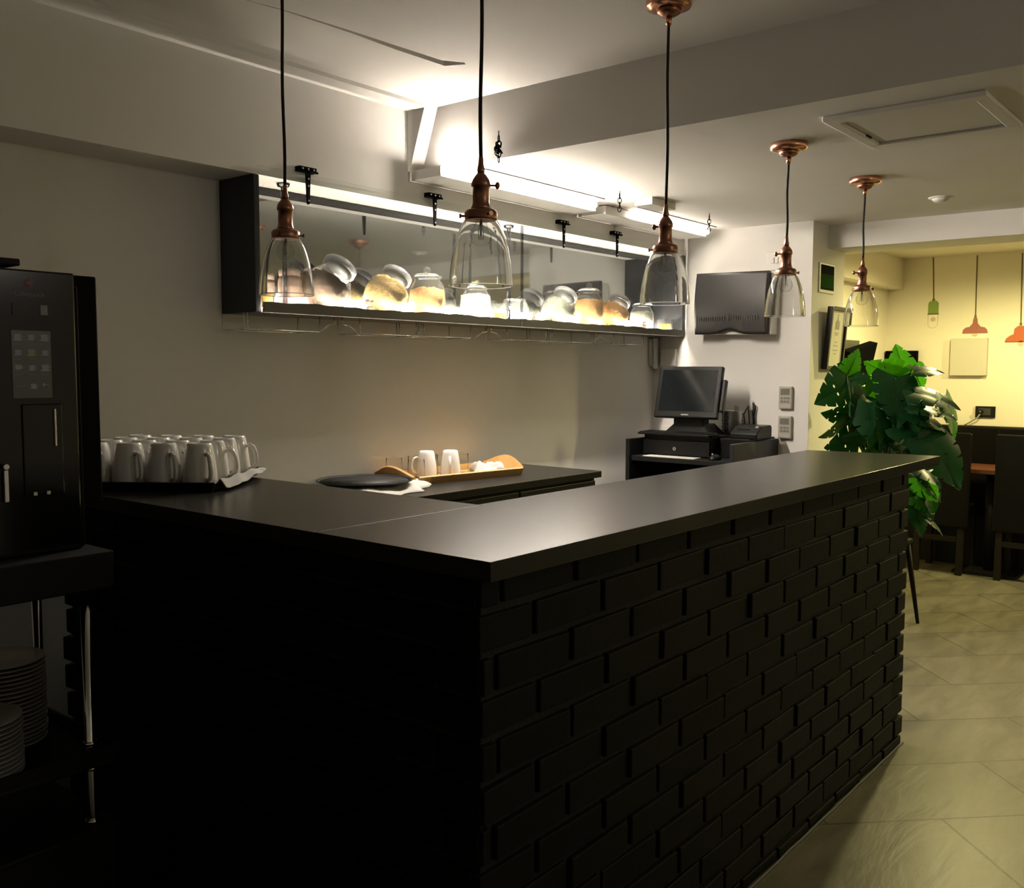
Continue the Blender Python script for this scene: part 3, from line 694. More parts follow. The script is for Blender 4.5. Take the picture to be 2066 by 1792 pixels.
# cutlery cup of perforated steel with pens
cx, cy, cz = 4.945, 2.430, 1.0305
t = thing('steel_cup', 'perforated steel cup holding pens and paper beside the till', 'cup', (cx, cy, cz))
obj('cup', MB().lathe([(.001, .001), (.052, .001), (.056, .006), (.058, .128), (.060, .131), (.056, .131), (.054, .008), (.001, .006)], (cx, cy, cz), 40), M_steel, t)
hl = MB()
for r_ in range(6):
    for k in range(14):
        a = 2*PI*(k+.5*(r_ % 2))/14
        if math.cos(a-math.radians(225)) > .80: continue
        p = Vector((cx+.0575*math.cos(a), cy+.0575*math.sin(a), cz+.022+r_*.018)); d = Vector((math.cos(a), math.sin(a), 0))
        hl.cyl(p-d*.002, p+d*.0014, .0038, n=10)
obj('perforations', hl, M_blackmat, t)
tag(obj('pen', MB().cyl((cx-.03, cy+.04, cz+.01), (cx-.035, cy+.048, cz+.165), .004, n=10), M_black), 'black pen standing at the left of the steel cup', 'pen')
tag(obj('paper_slip', MB().prism([(cx-.02, cy-.01, cz+.01), (cx+.01, cy-.045, cz+.01), (cx+.012, cy-.03, cz+.155), (cx-.004, cy-.012, cz+.162)], (.004, .003, 0)), M_cloth), 'folded white paper slip standing in the steel cup', 'paper')
cb = MB(); qy = 2.335
for k, (dy, dz) in enumerate(((0, 0), (-.012, -.01), (.014, -.03))):
    cb.tube([(5.0, qy+.02+dy, 1.0205), (5.005, qy+.022+dy*2, 1.10), (5.008, qy+.030+dy*2, 1.17+dz), (5.010, qy+.020+dy, 1.215+dz), (5.012, qy+dy, 1.20+dz), (5.010, qy-.004, 1.13), (5.005, qy-.006+dy, 1.0205)], .0032, 8)
tag(obj('cable', cb, M_black), 'looped black cables standing against the wall behind the receipt printer', 'cable')
tag(obj('cable_clip', MB().prism([(5.004, qy+.026, 1.165), (5.004, qy+.004, 1.165), (5.004, qy+.008, 1.225), (5.004, qy+.020, 1.225)], (.003, 0, 0)), M_white), 'white clip holding the looped cables together', 'clip')
# receipt printer
t = thing('receipt_printer', 'black receipt printer on the right side of the till desk', 'printer', (4.86, 2.25, 1.0205))
obj('body', MB().prism([(4.725, 2.337, 1.0205), (4.725, 2.337, 1.050), (4.79, 2.337, 1.088), (4.90, 2.337, 1.092), (4.915, 2.337, 1.080), (4.915, 2.337, 1.0205)], (0, -.157, 0)), M_black, t, bevel=.006)
obj('paper_exit', MB().prism([(4.757, 2.307, 1.0700), (4.770, 2.307, 1.0775), (4.770, 2.237, 1.0775), (4.757, 2.237, 1.0700)], (-.001, 0, .0012)), M_blackmat, t)
obj('button', MB().prism([(4.772, 2.214, 1.0786), (4.784, 2.214, 1.0856), (4.784, 2.198, 1.0856), (4.772, 2.198, 1.0786)], (-.001, 0, .002)), M_steel, t)
# paper and mouse on the desk front
tag(obj('paper_sheet', MB().prism([(4.503, 2.43, .9155), (4.585, 2.43, .9155), (4.585, 2.745, .9155), (4.503, 2.745, .9155)], (0, 0, .0035)), M_white), 'white paper sheet lying on the till desk below the cash drawer', 'paper')
t = thing('mouse', 'black computer mouse at the right front of the till desk', 'mouse', (4.555, 2.33, .9155))
mbm = MB().sphere((4.555, 2.335, .918), .03, 20, 12, (1.6, 1.0, .95))
for v in mbm.v: v.z = max(v.z, .9157)
obj('body', mbm, M_black, t)
obj('wheel', MB().cyl((4.527, 2.332, .946), (4.527, 2.338, .946), .006, n=12), M_steel, t)

# ---------------------------------------------------------------- on the right wall
XR = 5.03
t = thing('fuse_box', 'grey fuse box with a curved front cover on the end wall', 'fuse box', (4.99, 2.43, 1.59))
def rot1(y, z): 
    a = math.radians(1.0); dy, dz = y-2.43, z-1.755
    return 2.43+dy*math.cos(a)-dz*math.sin(a), 1.755+dy*math.sin(a)+dz*math.cos(a)
def fbp(x, y, z): yy, zz = rot1(y, z); return Vector((x, yy, zz))
bx = MB(); vs = [fbp(x, y, z) for x in (4.95, XR-.001) for y, z in ((2.212, 1.588), (2.655, 1.588), (2.655, 1.924), (2.212, 1.924))]
bx.add(vs, [(0,1,2,3),(7,6,5,4),(0,4,5,1),(1,5,6,2),(2,6,7,3),(3,7,4,0)])
obj('case', bx, M_white, t, bevel=.006)
def coverf(u, v):
    y = 2.661-u*.434
    zb = 1.588+.026*math.exp(-((u-.5)/.14)**2)
    z = zb+(1.932-zb)*v
    return fbp(4.926-.020*math.sin(PI*min(1, max(0, v)))*.9-.004, y, z)
M_fuse = mat('dark_grey_cover', (0.023, 0.0218, 0.021), 0.42, var=.05)
cv = obj('cover', MB().grid(coverf, 40, 20), M_fuse, t, solid=.004)
cs = MB()
for u in (0, 1):
    for j in range(20):
        a, b = coverf(u, j/20), coverf(u, (j+1)/20)
        cs.add([a, b, Vector((4.951, b.y, b.z)), Vector((4.951, a.y, a.z))], [(0, 1, 2, 3)])
for i in range(40):
    a, b = coverf(i/40, 1), coverf((i+1)/40, 1)
    cs.add([a, b, Vector((4.951, b.y, b.z)), Vector((4.951, a.y, a.z))], [(0, 1, 2, 3)])
obj('cover_edge', cs, M_fuse, t)
text('embossed_lettering', 'hummm hummm', .055, fbp(4.9035, 2.46, 1.665), (0, -1, .017), (0, .017, 1), mat('embossed_grey', (.0165, .016, .0155), .5), t, depth=.001)
t = thing('light_switch', 'white double switch plate on the end wall behind a pendant lamp', 'switch', (XR-.005, 2.237, 1.94))
obj('plate', MB().box((XR-.012, 2.188, 1.938), (XR-.0005, 2.286, 2.040)), M_white, t, bevel=.004)
for y in (2.245, 2.222): obj('rocker', MB().box((XR-.017, y-.008, 1.975), (XR-.0125, y+.008, 2.008)), M_white, t, bevel=.002)
for y in (2.272, 2.201): obj('screw', MB().cyl((XR-.0135, y, 1.99), (XR-.012, y, 1.99), .0035, n=12), M_steel, t)
for zb, w in ((1.176, 'upper'), (1.013, 'lower')):
    t = thing('wall_controller', 'small grey keypad controller on the end wall, the %s of two' % w, 'controller', (XR-.01, 2.148, zb), 'keypad controllers on the end wall')
    obj('case', MB().box((XR-.024, 2.112, zb), (XR-.0005, 2.187, zb+.124)), mat('beige_plastic', (.42, .39, .33), .5), t, bevel=.004)
    obj('display', MB().box((XR-.0255, 2.124, zb+.078), (XR-.0242, 2.176, zb+.112)), mat('lcd_grey', (.17, .17, .14), .3), t)
    for r_ in range(2):
        for k in range(3): obj('button', MB().box((XR-.0265, 2.125+k*.018, zb+.036+r_*.018), (XR-.0242, 2.138+k*.018, zb+.048+r_*.018)), mat('button_grey', (.22, .21, .18), .5), t)
    obj('flap', MB().box((XR-.026, 2.118, zb+.006), (XR-.0242, 2.181, zb+.026)), mat('beige_plastic', (.48, .45, .40), .5), t)
t = thing('blank_socket', 'square blank socket plate in the corner below the cabinet end', 'socket', (XR-.01, 2.885, 1.41))
obj('plate', MB().box((XR-.014, 2.838, 1.416), (XR-.0005, 2.932, 1.510)), M_wall, t, bevel=.005)
obj('back_box', MB().box((XR-.030, 2.834, 1.412), (XR-.0142, 2.936, 1.514)), M_wall, t, bevel=.004)
t = thing('phone_handset', 'slim grey entry phone handset on the wall in the corner', 'phone', (4.99, 2.985, 1.40))
obj('cradle', MB().box((4.965, 2.974, 1.41), (5.02, 2.9995, 1.575)), M_wall, t, bevel=.006)
obj('handset', MB().box((4.968, 2.955, 1.395), (5.012, 2.9735, 1.580)), M_wall, t, bevel=.009)

# passage wall: sign and certificate
YP = 2.025
t = thing('wall_sign', 'small green and black notice on a white backing plate', 'sign', (5.23, YP-.004, 1.82))
obj('backing', MB().box((5.118, YP-.006, 1.815), (5.342, YP-.0005, 1.978)), mat('ivory_plate', (.72, .70, .58), .4), t, bevel=.003)
obj('dark_panel', MB().box((5.138, YP-.0075, 1.918), (5.328, YP-.0062, 1.968)), mat('dark_notice', (.012, .013, .009), .9, spec=.02), t)
obj('green_panel', MB().box((5.138, YP-.0075, 1.845), (5.328, YP-.0062, 1.9175)), mat('green_notice', (.018, .065, .008), .9, spec=.02), t)
obj('footer_panel', MB().box((5.138, YP-.0075, 1.833), (5.328, YP-.0062, 1.8445)), mat('dark_notice', (.012, .02, .008), .9, spec=.02), t)
t = thing('framed_certificate', 'black framed certificate leaning out from the passage wall', 'picture frame', (5.30, YP-.02, 1.40))
Mc = Matrix.Translation((5.305, YP-.020, 1.396)) @ Matrix.Rotation(math.radians(4.5), 4, 'X')
fm = MB()
for a, b in (((-.125, -.016, 0), (-.107, .014, .345)), ((.107, -.016, 0), (.125, .014, .345)), ((-.107, -.016, 0), (.107, .014, .018)), ((-.107, -.016, .327), (.107, .014, .345))): fm.box(a, b, Mc)
obj('frame', fm, M_black, t, bevel=.002)
obj('paper', MB().box((-.107, -.004, .018), (.107, .004, .327), Mc), mat('cream_paper', (.68, .66, .52), .6, var=.04), t)
ink = mat('faded_ink', (.30, .29, .20), .6)
dr = MB().prism([Mc @ Vector(p) for p in ((-.030, -.0048, .222), (.030, -.0048, .222), (.030, -.0048, .262), (.006, -.0048, .278), (0, -.0048, .312), (-.006, -.0048, .278), (-.030, -.0048, .262))], (0, .0005, 0))
for z, w in ((.200, .06), (.190, .04), (.150, .05), (.130, .06), (.105, .07), (.085, .04)): dr.box((-w/2, -.0048, z), (w/2, -.0043, z+.004), Mc)
obj('printing', dr, ink, t)

# ---------------------------------------------------------------- pendant lamps
def pendant(label, x, y, zceil, zbot, key_ang, canopy=True, screw=0.0):
    t = thing('pendant_lamp', label, 'lamp', (x, y, zceil), 'copper and glass pendant lamps over the bar')
    z = zbot; c = (x, y, 0)
    n = 48
    outer = [(.0716, 0), (.0720, .0008), (.0719, .002), (.0710, .020), (.0680, .050), (.0620, .083), (.0540, .112), (.0440, .136), (.0340, .150), (.0285, .158)]
    wob = lambda k: 1+.006*math.sin(5*2*PI*k/n+x*3)
    gl = MB(); vs = []; prof = outer+[(r-.0019, zz) for r, zz in outer[::-1]]
    prof[-1] = (.0706, 0); m = len(prof)
    for r, zz in prof:
        for k in range(n):
            a = 2*PI*k/n; rr = r*(wob(k) if zz < .14 else 1)
            vs.append((x+rr*math.cos(a), y+rr*math.sin(a), z+zz))
    gl.add(vs, [(i*n+k, i*n+(k+1) % n, ((i+1) % m)*n+(k+1) % n, ((i+1) % m)*n+k) for i in range(m) for k in range(n)], True)
    obj('glass_shade', gl, M_glass, t)
    col = obj('shade_collar', MB().lathe([(.0305, .146), (.0345, .146), (.0365, .149), (.0365, .163), (.033, .168), (.022, .172), (.001, .172), (.001, .169), (.030, .160)], (x, y, z), 32), M_copperd, t)
    for k in range(3):
        a = key_ang+screw+k*2*PI/3; d = Vector((math.cos(a), math.sin(a), 0)); p = Vector((x, y, z+.156))
        obj('thumb_screw', MB().cyl(p+d*.034, p+d*.044, .0025, n=8).cyl(p+d*.044, p+d*.048, .0052, n=12), M_copperd, col)
    so = obj('lamp_socket', MB().lathe([(.001, .170), (.024, .170), (.020, .178), (.0185, .186), (.0185, .218), (.0215, .220), (.0215, .228), (.019, .236), (.012, .246), (.008, .250), (.001, .250)], (x, y, z), 28), M_copperd, t)
    d = Vector((math.cos(key_ang), math.sin(key_ang), 0)); p = Vector((x, y, z+.223))
    obj('switch_key', MB().cyl(p+d*.018, p+d*.034, .0028, n=8).sphere(p+d*.037, .0075, 12, 8, (.8, .8, 1.15)), M_copperd, so)
    obj('strain_relief', MB().lathe([(.001, .249), (.0085, .249), (.009, .258), (.0065, .268), (.0050, .285), (.001, .286)], (x, y, z), 18), M_copperd, t)
    w = random.uniform(0, 6)
    zc = zceil-.055 if canopy else zceil
    pts = []
    for i in range(15):
        f = i/14; zz = z+.284+(zc-z-.284)*f; am = .0035*math.sin(PI*f)
        pts.append((x+am*math.sin(6*f+w), y+am*math.cos(5*f+w), zz))
    obj('cord', MB().tube(pts, .0042, 10), M_cord, t)
    cn = obj('canopy', MB().lathe([(.001, 0), (.063, 0), (.065, -.003), (.065, -.016), (.062, -.022), (.046, -.027), (.001, -.027)], (x, y, zceil), 40), M_copper, t)
    obj('canopy_boss', MB().lathe([(.001, -.026), (.036, -.026), (.032, -.038), (.018, -.046), (.001, -.047)], (x, y, zceil), 28), M_copperd, cn)
    obj('canopy_grip', MB().lathe([(.001, -.046), (.009, -.046), (.0075, -.070), (.001, -.071)], (x, y, zceil), 16), M_copper, cn)
    bl = obj('bulb', MB().lathe([(.001, .088), (.010, .0895), (.019, .096), (.0235, .107), (.0225, .119), (.016, .132), (.0115, .142), (.0115, .150)], (x, y, z), 26), M_bulb, t)
    fl = MB()
    for k in range(4):
        a = k*PI/2+.4; fl.tube([(x+.002*math.cos(a), y+.002*math.sin(a), z+.142), (x+.006*math.cos(a), y+.006*math.sin(a), z+.122), (x+.005*math.cos(a), y+.005*math.sin(a), z+.103)], .0007, 5)
    fl.cyl((x, y, z+.112), (x, y, z+.146), .0022, n=8)
    obj('filament', fl, M_steel, bl)
    obj('bulb_cap', MB().cyl((x, y, z+.148), (x, y, z+.168), .012, n=16), M_brass, bl)
    return t
RT = math.atan2(-.775, .632)     # direction of the viewer's right
pendant('copper and clear glass pendant hanging at the left, over the mugs side', 1.585, 2.063, ZH, 1.583, RT+PI*.62, screw=.4)
pendant('largest looking copper and glass pendant, nearest to the bar corner', 1.627, 1.42, ZH, 1.575, RT, screw=PI)
pendant('copper and glass pendant in front of the cabinet\'s right end', 2.437, 1.42, ZH, 1.580, RT+PI*.8, screw=.35)
pendant('copper and glass pendant in front of the grey fuse box', 3.286, 1.42, ZL, 1.582, RT+PI*.82, screw=-PI*.8)
pendant('farthest copper and glass pendant, above the monstera plant', 4.068, 1.42, ZL, 1.576, RT+PI, screw=PI)

# ---------------------------------------------------------------- coffee machine on its trolley
t = thing('serving_trolley', 'black trolley with chrome posts below the coffee machine', 'trolley', (.70, 2.13, 0))
for z0, z1, nm in ((.920, 1.0, 'top_shelf'), (.535, .548, 'middle_shelf'), (.388, .400, 'bottom_shelf')):
    obj(nm, MB().box((.20, 1.94, z0), (1.025, 2.33, z1)), M_blackmat, t, bevel=.004)
obj('base_box', MB().box((.21, 1.95, .10), (1.015, 2.32, .3875)), M_blackmat, t)
rim = MB()
for z0, z1 in ((.548, .576),):
    for a, b in (((.20, 1.94, z0), (1.025, 1.947, z1)), ((.20, 2.323, z0), (1.025, 2.33, z1)), ((.20, 1.947, z0), (.207, 2.323, z1)), ((1.018, 1.947, z0), (1.025, 2.323, z1))): rim.box(a, b)
obj('shelf_rim', rim, M_blackmat, t)
for x, y in ((.975, 1.972), (1.000, 2.262), (.235, 1.972), (.235, 2.262)):
    p = obj('post', MB().cyl((x, y, .06), (x, y, .9195), .0115, n=18), M_chrome, t)
    for z in (.582, .527, .409, .379): obj('collar', MB().lathe([(.0115, z-.005), (.0155, z-.004), (.0155, z+.004), (.0115, z+.005)], (x, y, 0), 18, close=True), M_chrome, p)
    obj('caster', MB().cyl((x-.012, y, .0305), (x+.012, y, .0305), .03, n=20).cyl((x, y, .03), (x, y, .07), .008, n=10), M_blackmat, p)
pl = thing('plate', 'x', 'plate', (0, 0, 0))
obj('dish', MB().lathe([(.001, 0), (.050, 0), (.054, .002), (.084, .0075), (.090, .0092), (.0905, .0108), (.089, .0115), (.052, .0048), (.001, .0040)], (0, 0, 0), 40), mat('shaded_plate_china', (.36, .35, .33), .3, var=.02), pl)  # white china darkened: shade inside the trolley is put in the colour
fp = True
for (x, y, n, nm) in ((.775, 2.055, 13, 'nearer'), (.893, 2.205, 20, 'farther')):
    for k in range(n):
        o = pl if fp else copy_tree(pl); fp = False
        o.location = (x+random.uniform(-.0015, .0015), y+random.uniform(-.0015, .0015), .5485+k*.0096)
        i = n-1-k
        tag(o, 'white plate on the trolley shelf, %s from the top of the %s stack' % (ORD[i], nm), 'plate', 'plates in the %s stack on the trolley' % nm)
t = thing('coffee_machine', 'tall black coffee machine with a drinks menu screen', 'coffee machine', (.70, 2.15, 1.0))
obj('body', MB().box((.42, 2.035, 1.0005), (1.012, 2.325, 1.565)), M_void, t, bevel=.004)
fd = obj('front_door', MB().box((.40, 2.010, 1.0005), (.992, 2.034, 1.590)), M_blackgloss, t, bevel=.004)
obj('rear_case', MB().box((.44, 2.150, 1.0755), (1.113, 2.32, 1.600)), M_void, t, bevel=.004)
obj('hopper_lid', MB().box((.46, 2.05, 1.6005), (.90, 2.24, 1.615)), M_blackmat, t, bevel=.003)
M_scrn = mat('dim_menu_screen', (.02, .02, .016), .25, emit=(.50, .46, .32, 1), estr=.009)
dsp = obj('menu_screen', MB().box((.858, 2.0085, 1.328), (.937, 2.0099, 1.466)), M_scrn, fd)
M_icon = mat('menu_icon', (.10, .10, .09), .5, emit=(.50, .48, .40, 1), estr=.040)
M_icong = mat('menu_icon_green', (.10, .10, .05), .5, emit=(.45, .45, .2, 1), estr=.040)
def icon(cx, cz, s, m, saucer=True):
    y = 2.0078; n = 16
    mb = MB()
    cup = [(cx-s, y, cz+s*.55), (cx+s, y, cz+s*.55), (cx+s*.85, y, cz-.1*s), (cx+s*.4, y, cz-s*.55), (cx-s*.4, y, cz-s*.55), (cx-s*.85, y, cz-.1*s)]
    mb.prism(cup, (0, .0006, 0))
    mb.prism([(cx+s*math.cos(2*PI*k/n), y, cz+s*.62+s*.28*math.sin(2*PI*k/n)) for k in range(n)], (0, .0006, 0))
    mb.tube([(cx+s*.9, y, cz+s*.4), (cx+s*1.35, y, cz+s*.35), (cx+s*1.3, y, cz-.05*s), (cx+s*.8, y, cz-.15*s)], s*.10, 5)
    if saucer: mb.prism([(cx+1.3*s*math.cos(2*PI*k/n), y, cz-s*.62+s*.30*math.sin(2*PI*k/n)) for k in range(n)], (0, .0006, 0))
    obj('menu_icon', mb, m, dsp)
cols = (.870, .897, .924)
for r_, zz in enumerate((1.452, 1.421, 1.390)):
    for k, xx in enumerate(cols): icon(xx, zz, .0062 if (r_+k) % 2 else .0075, M_icong if (r_, k) == (1, 1) else M_icon, saucer=(r_, k) != (2, 0))
icon(.899, 1.352, .0058, M_icon)
obj('menu_icon', MB().tube([(.931, 2.0078, 1.347), (.929, 2.0078, 1.354), (.920, 2.0078, 1.355)], .0008, 5).prism([(.922, 2.0078, 1.360), (.922, 2.0078, 1.350), (.916, 2.0078, 1.355)], (0, .0006, 0)), M_icon, dsp)
cap = mat('menu_caption', (.06, .06, .05), .5, emit=(.5, .48, .4, 1), estr=.018)
cm_ = MB()
for zz in (1.437, 1.406, 1.375):
    for xx in cols: cm_.box((xx-.009, 2.0079, zz), (xx+.009, 2.0084, zz+.0016))
cm_.box((.866, 2.0079, 1.352), (.882, 2.0084, 1.354))
obj('captions', cm_, cap, dsp)
M_logo = mat('dim_logo', (.05, .05, .045), .5, emit=(.4, .4, .35, 1), estr=.022)
text('lettering', 'Cafétouch', .0145, (.897, 2.0098, 1.536), (1, 0, 0), (0, 0, 1), M_logo, fd)
obj('emblem', MB().lathe([(.001, -.0004), (.0085, -.0004), (.0085, .0004), (.001, .0004)], (.896, 2.0096, 1.563), 24, Matrix.Rotation(PI/2, 3, 'X')).sphere((.896, 2.0092, 1.563), .004, 10, 6, (1, .2, 1)), mat('dim_red_emblem', (.10, .03, .03), .5, emit=(.5, .25, .22, 1), estr=.022), fd)
obj('coin_window', MB().box((.862, 2.0085, 1.496), (.945, 2.0099, 1.522)), M_blackgloss, fd)
obj('coin_slot', MB().box((.918, 2.0072, 1.499), (.932, 2.0084, 1.519)), mat('dim_label', (.12, .12, .11), .5, emit=(.4, .4, .36, 1), estr=.02), fd)
al = MB().box((.873, 2.006, 1.125), (.955, 2.0099, 1.315)); obj('dispensing_hatch', al, M_blackgloss, fd, bevel=.006)
obj('hatch_grip', MB().box((.936, 2.002, 1.225), (.941, 2.006, 1.305)), M_steel, fd, bevel=.002)
for xx in (.893, .920): obj('spout_tip', MB().box((xx-.0035, 2.003, 1.126), (xx+.0035, 2.0059, 1.133)), M_white, fd)
k_ = MB().cyl((.835, 2.0085, 1.19), (.835, 1.998, 1.19), .006, n=18).box((.831, 2.001, 1.118), (.8395, 2.008, 1.183)); obj('steam_wand', k_, M_steel, fd, bevel=.001)

# ---------------------------------------------------------------- dining room
t = thing('bench_seat', 'long dark upholstered bench along the dining room wall', 'bench', (7.4, 1.0, 0))
obj('backrest', MB().box((7.50, -1.4, .42), (7.597, 2.43, .988)), M_leather, t, bevel=.015)
obj('seat', MB().box((7.24, -1.4, .36), (7.499, 2.43, .46)), M_leather, t, bevel=.02)
obj('plinth', MB().box((7.28, -1.38, 0), (7.56, 2.41, .3595)), M_blackmat, t)
obj('backrest_seam', MB().box((7.4975, 1.60, .47), (7.4995, 1.606, .985)), M_blackmat, t)
t = thing('dining_table', 'dark table with a red-brown top between chairs and bench', 'table', (7.02, 1.55, 0))
obj('tabletop', MB().box((6.985, .95, .690), (7.42, 2.15, .722)), M_redwood, t, bevel=.004)
obj('pedestal', MB().cyl((7.10, 1.55, .02), (7.10, 1.55, .6895), .035, n=20), M_blackmat, t)
obj('foot', MB().box((6.95, 1.35, 0), (7.17, 1.75, .0195)), M_blackmat, t)
def chair(label, y0, y1):
    t = thing('dining_chair', label, 'chair', (6.95, (y0+y1)/2, 0), 'high backed dining chairs')
    xb = 6.87
    obj('backrest', MB().prism([(xb, y0, .322), (xb+.055, y0, .322), (xb+.070, y0, .965), (xb+.020, y0, .972)], (0, y1-y0, 0)), M_leather, t, bevel=.010)
    obj('seat', MB().box((xb+.056, y0, .40), (xb+.345, y1, .48)), M_leather, t, bevel=.015)
    for yy in (y0+.022, y1-.062):
        obj('leg', MB().prism([(xb-.012, yy, 0), (xb+.028, yy, 0), (xb+.05, yy, .3215), (xb+.010, yy, .3215)], (0, .040, 0)), M_darkwood, t, bevel=.002)
        obj('leg', MB().box((xb+.30, yy, 0), (xb+.338, yy+.038, .3995)), M_darkwood, t, bevel=.002)
    obj('stretcher', MB().box((xb+.006, y0+.063, .225), (xb+.030, y1-.063, .262)), M_darkwood, t)
    return t
chair('high backed black leather chair half hidden by the plant leaves', 1.645, 2.01)
chair('high backed black leather chair nearer the right edge of the view', 1.110, 1.490)
# decals of hanging lamps stuck on the far wall
XF = 7.598
def decal(name, label, cord, shapes):
    t = thing(name, label, 'wall decal', (XF, cord[0][0], cord[-1][1]), 'lamp decals on the dining room wall')
    m = MB()
    for (a, b) in zip(cord, cord[1:]): m.prism([(XF, a[0]-.004, a[1]), (XF, a[0]+.004, a[1]), (XF, b[0]+.004, b[1]), (XF, b[0]-.004, b[1])], (.0015, 0, 0))
    obj('cord_print', m, mat('decal_brown', (.10, .07, .03), .6), t)
    for nm, pts, mm in shapes: obj(nm, MB().prism([(XF-.0004, y, z) for y, z in pts], (.0019, 0, 0)), mm, t)
    return t
def arc(cy, cz, r, a0, a1, n=10, sy=1): return [(cy+sy*r*math.cos(a0+(a1-a0)*i/n), cz+r*math.sin(a0+(a1-a0)*i/n)) for i in range(n+1)]
D_green = mat('decal_green', (.20, .30, .06), .6); D_dk = mat('decal_dark', (.14, .11, .03), .6); D_pink = mat('decal_pink', (.33, .115, .085), .6)
D_org = mat('decal_orange', (.45, .105, .03), .6); D_bulb = mat('decal_bulb', (.55, .46, .32), .6); D_glass = mat('decal_glass', (.62, .56, .42), .6)
y = 2.113
decal('lamp_decal', 'wall decal of a green bottle lamp, leftmost of the printed lamps', [(2.127, 2.236), (y, 1.925)], [
    ('cap_print', [(y-.010, 1.912), (y+.010, 1.912), (y+.010, 1.928), (y-.010, 1.928)], D_dk),
    ('shade_print', [(y-.037, 1.820), (y+.037, 1.820), (y+.037, 1.895), (y+.024, 1.912), (y-.024, 1.912), (y-.037, 1.895)], D_green),
    ('band_print', [(y-.040, 1.810), (y+.040, 1.810), (y+.040, 1.8195), (y-.040, 1.8195)], D_dk),
    ('bulb_print', arc(y, 1.775, .017, 0, 2*PI, 16)[:-1], D_bulb)])
gl = MB().tube([(XF, y-.035, 1.808), (XF, y-.035, 1.75)]+[(XF, p[0], p[1]) for p in arc(y, 1.745, .035, PI, 2*PI, 10)]+[(XF, y+.035, 1.75), (XF, y+.035, 1.808)], .0015, 5)
lastd = [o for o in C.objects if o.name.startswith('lamp_decal')][-1]
obj('glass_print', gl, D_glass, lastd)
y = 1.817
decal('lamp_decal', 'wall decal of a pink dome lamp above the blank canvas', [(1.822, 2.230), (y, 1.795)], [
    ('cap_print', [(y-.007, 1.780), (y+.007, 1.780), (y+.007, 1.797), (y-.007, 1.797)], D_dk),
    ('shade_print', [(y-.087, 1.663), (y+.087, 1.663), (y+.082, 1.690), (y+.065, 1.706), (y+.037, 1.712), (y+.030, 1.722), (y+.018, 1.735), (y+.014, 1.768), (y+.008, 1.782), (y-.008, 1.782), (y-.014, 1.768), (y-.018, 1.735), (y-.030, 1.722), (y-.037, 1.712), (y-.065, 1.706), (y-.082, 1.690)], D_pink),
    ('bulb_print', arc(y, 1.6600, .020, PI, 2*PI, 8), D_bulb)])
y = 1.515
decal('lamp_decal', 'wall decal of an orange bell lamp at the right edge', [(1.525, 2.225), (y, 1.73)], [
    ('cap_print', [(y-.008, 1.712), (y+.008, 1.712), (y+.008, 1.733), (y-.008, 1.733)], D_dk),
    ('shade_print', [(y-.100, 1.600), (y+.100, 1.600), (y+.092, 1.622), (y+.070, 1.640), (y+.044, 1.652), (y+.040, 1.690), (y+.018, 1.710), (y-.018, 1.710), (y-.040, 1.690), (y-.044, 1.652), (y-.070, 1.640), (y-.092, 1.622)], D_org),
    ('band_print', [(y-.100, 1.594), (y+.100, 1.594), (y+.100, 1.5995), (y-.100, 1.5995)], mat('decal_rust', (.30, .07, .02), .6)),
    ('bulb_print', arc(y-.004, 1.585, .020, 0, 2*PI, 16)[:-1], D_bulb)])
t = thing('blank_canvas', 'blank pale square canvas hanging on the dining room wall', 'picture', (XF, 1.85, 1.36))
obj('canvas_front', MB().box((XF-.032, 1.722, 1.355), (XF-.0295, 1.972, 1.627)), mat('pale_canvas', (.58, .55, .46), .8, bump=.2, scale=300, var=.02), t)
obj('stretcher_frame', MB().box((XF-.029, 1.722, 1.355), (XF+.001, 1.972, 1.627)), mat('canvas_side', (.42, .40, .32), .8), t)
t = thing('wall_socket', 'black double wall socket above the bench with a plug in it', 'socket', (XF, 1.72, 1.05))
obj('plate', MB().box((XF-.012, 1.655, 1.048), (XF+.001, 1.790, 1.130)), M_black, t, bevel=.003)
obj('inner_frame', MB().box((XF-.014, 1.685, 1.066), (XF-.0122, 1.768, 1.116)), mat('charcoal_insert', (.04, .04, .035), .4), t)
obj('plug', MB().cyl((XF-.036, 1.750, 1.090), (XF-.0142, 1.750, 1.090), .017, n=18), M_black, t)
obj('plug_tip', MB().cyl((XF-.039, 1.750, 1.092), (XF-.0362, 1.750, 1.092), .006, n=12), D_pink, t)
obj('flex', MB().tube([(XF-.03, 1.752, 1.072), (XF-.025, 1.775, 1.04), (XF-.02, 1.83, 1.005), (XF-.02, 1.86, .985)], .005, 8), mat('grey_flex', (.30, .28, .20), .5), t)
# dark screens in the corner behind the plant
t = thing('wall_screen', 'dark flat screen on the dining room wall behind the plant', 'screen', (7.55, 2.30, 1.30))
obj('frame', MB().box((7.545, 2.205, 1.27), (7.590, 2.44, 1.540)), M_screenblack, t, bevel=.004)
obj('display', MB().box((7.5435, 2.215, 1.28), (7.5449, 2.43, 1.530)), M_screenblack, t)
t = thing('tilted_screen', 'dark screen tilted down on a bracket behind the plant', 'screen', (6.6, 2.36, 1.40))
Ms = Matrix.Translation((6.60, 2.325, 1.43)) @ Matrix.Rotation(math.radians(-8), 4, 'Y') @ Matrix.Rotation(math.radians(14), 4, 'X')
obj('frame', MB().box((-.28, -.03, -.17), (.26, .03, .13), Ms), M_screenblack, t, bevel=.004)
obj('display', MB().box((-.27, -.0315, -.16), (.25, -.0302, .12), Ms), M_screenblack, t)
obj('bracket', MB().box((6.53, 2.345, 1.40), (6.67, 2.449, 1.50)), M_screenblack, t)
t = thing('grey_box', 'grey slim box on the dining room wall behind the tilted screen', 'box', (6.6, 2.43, 1.50))
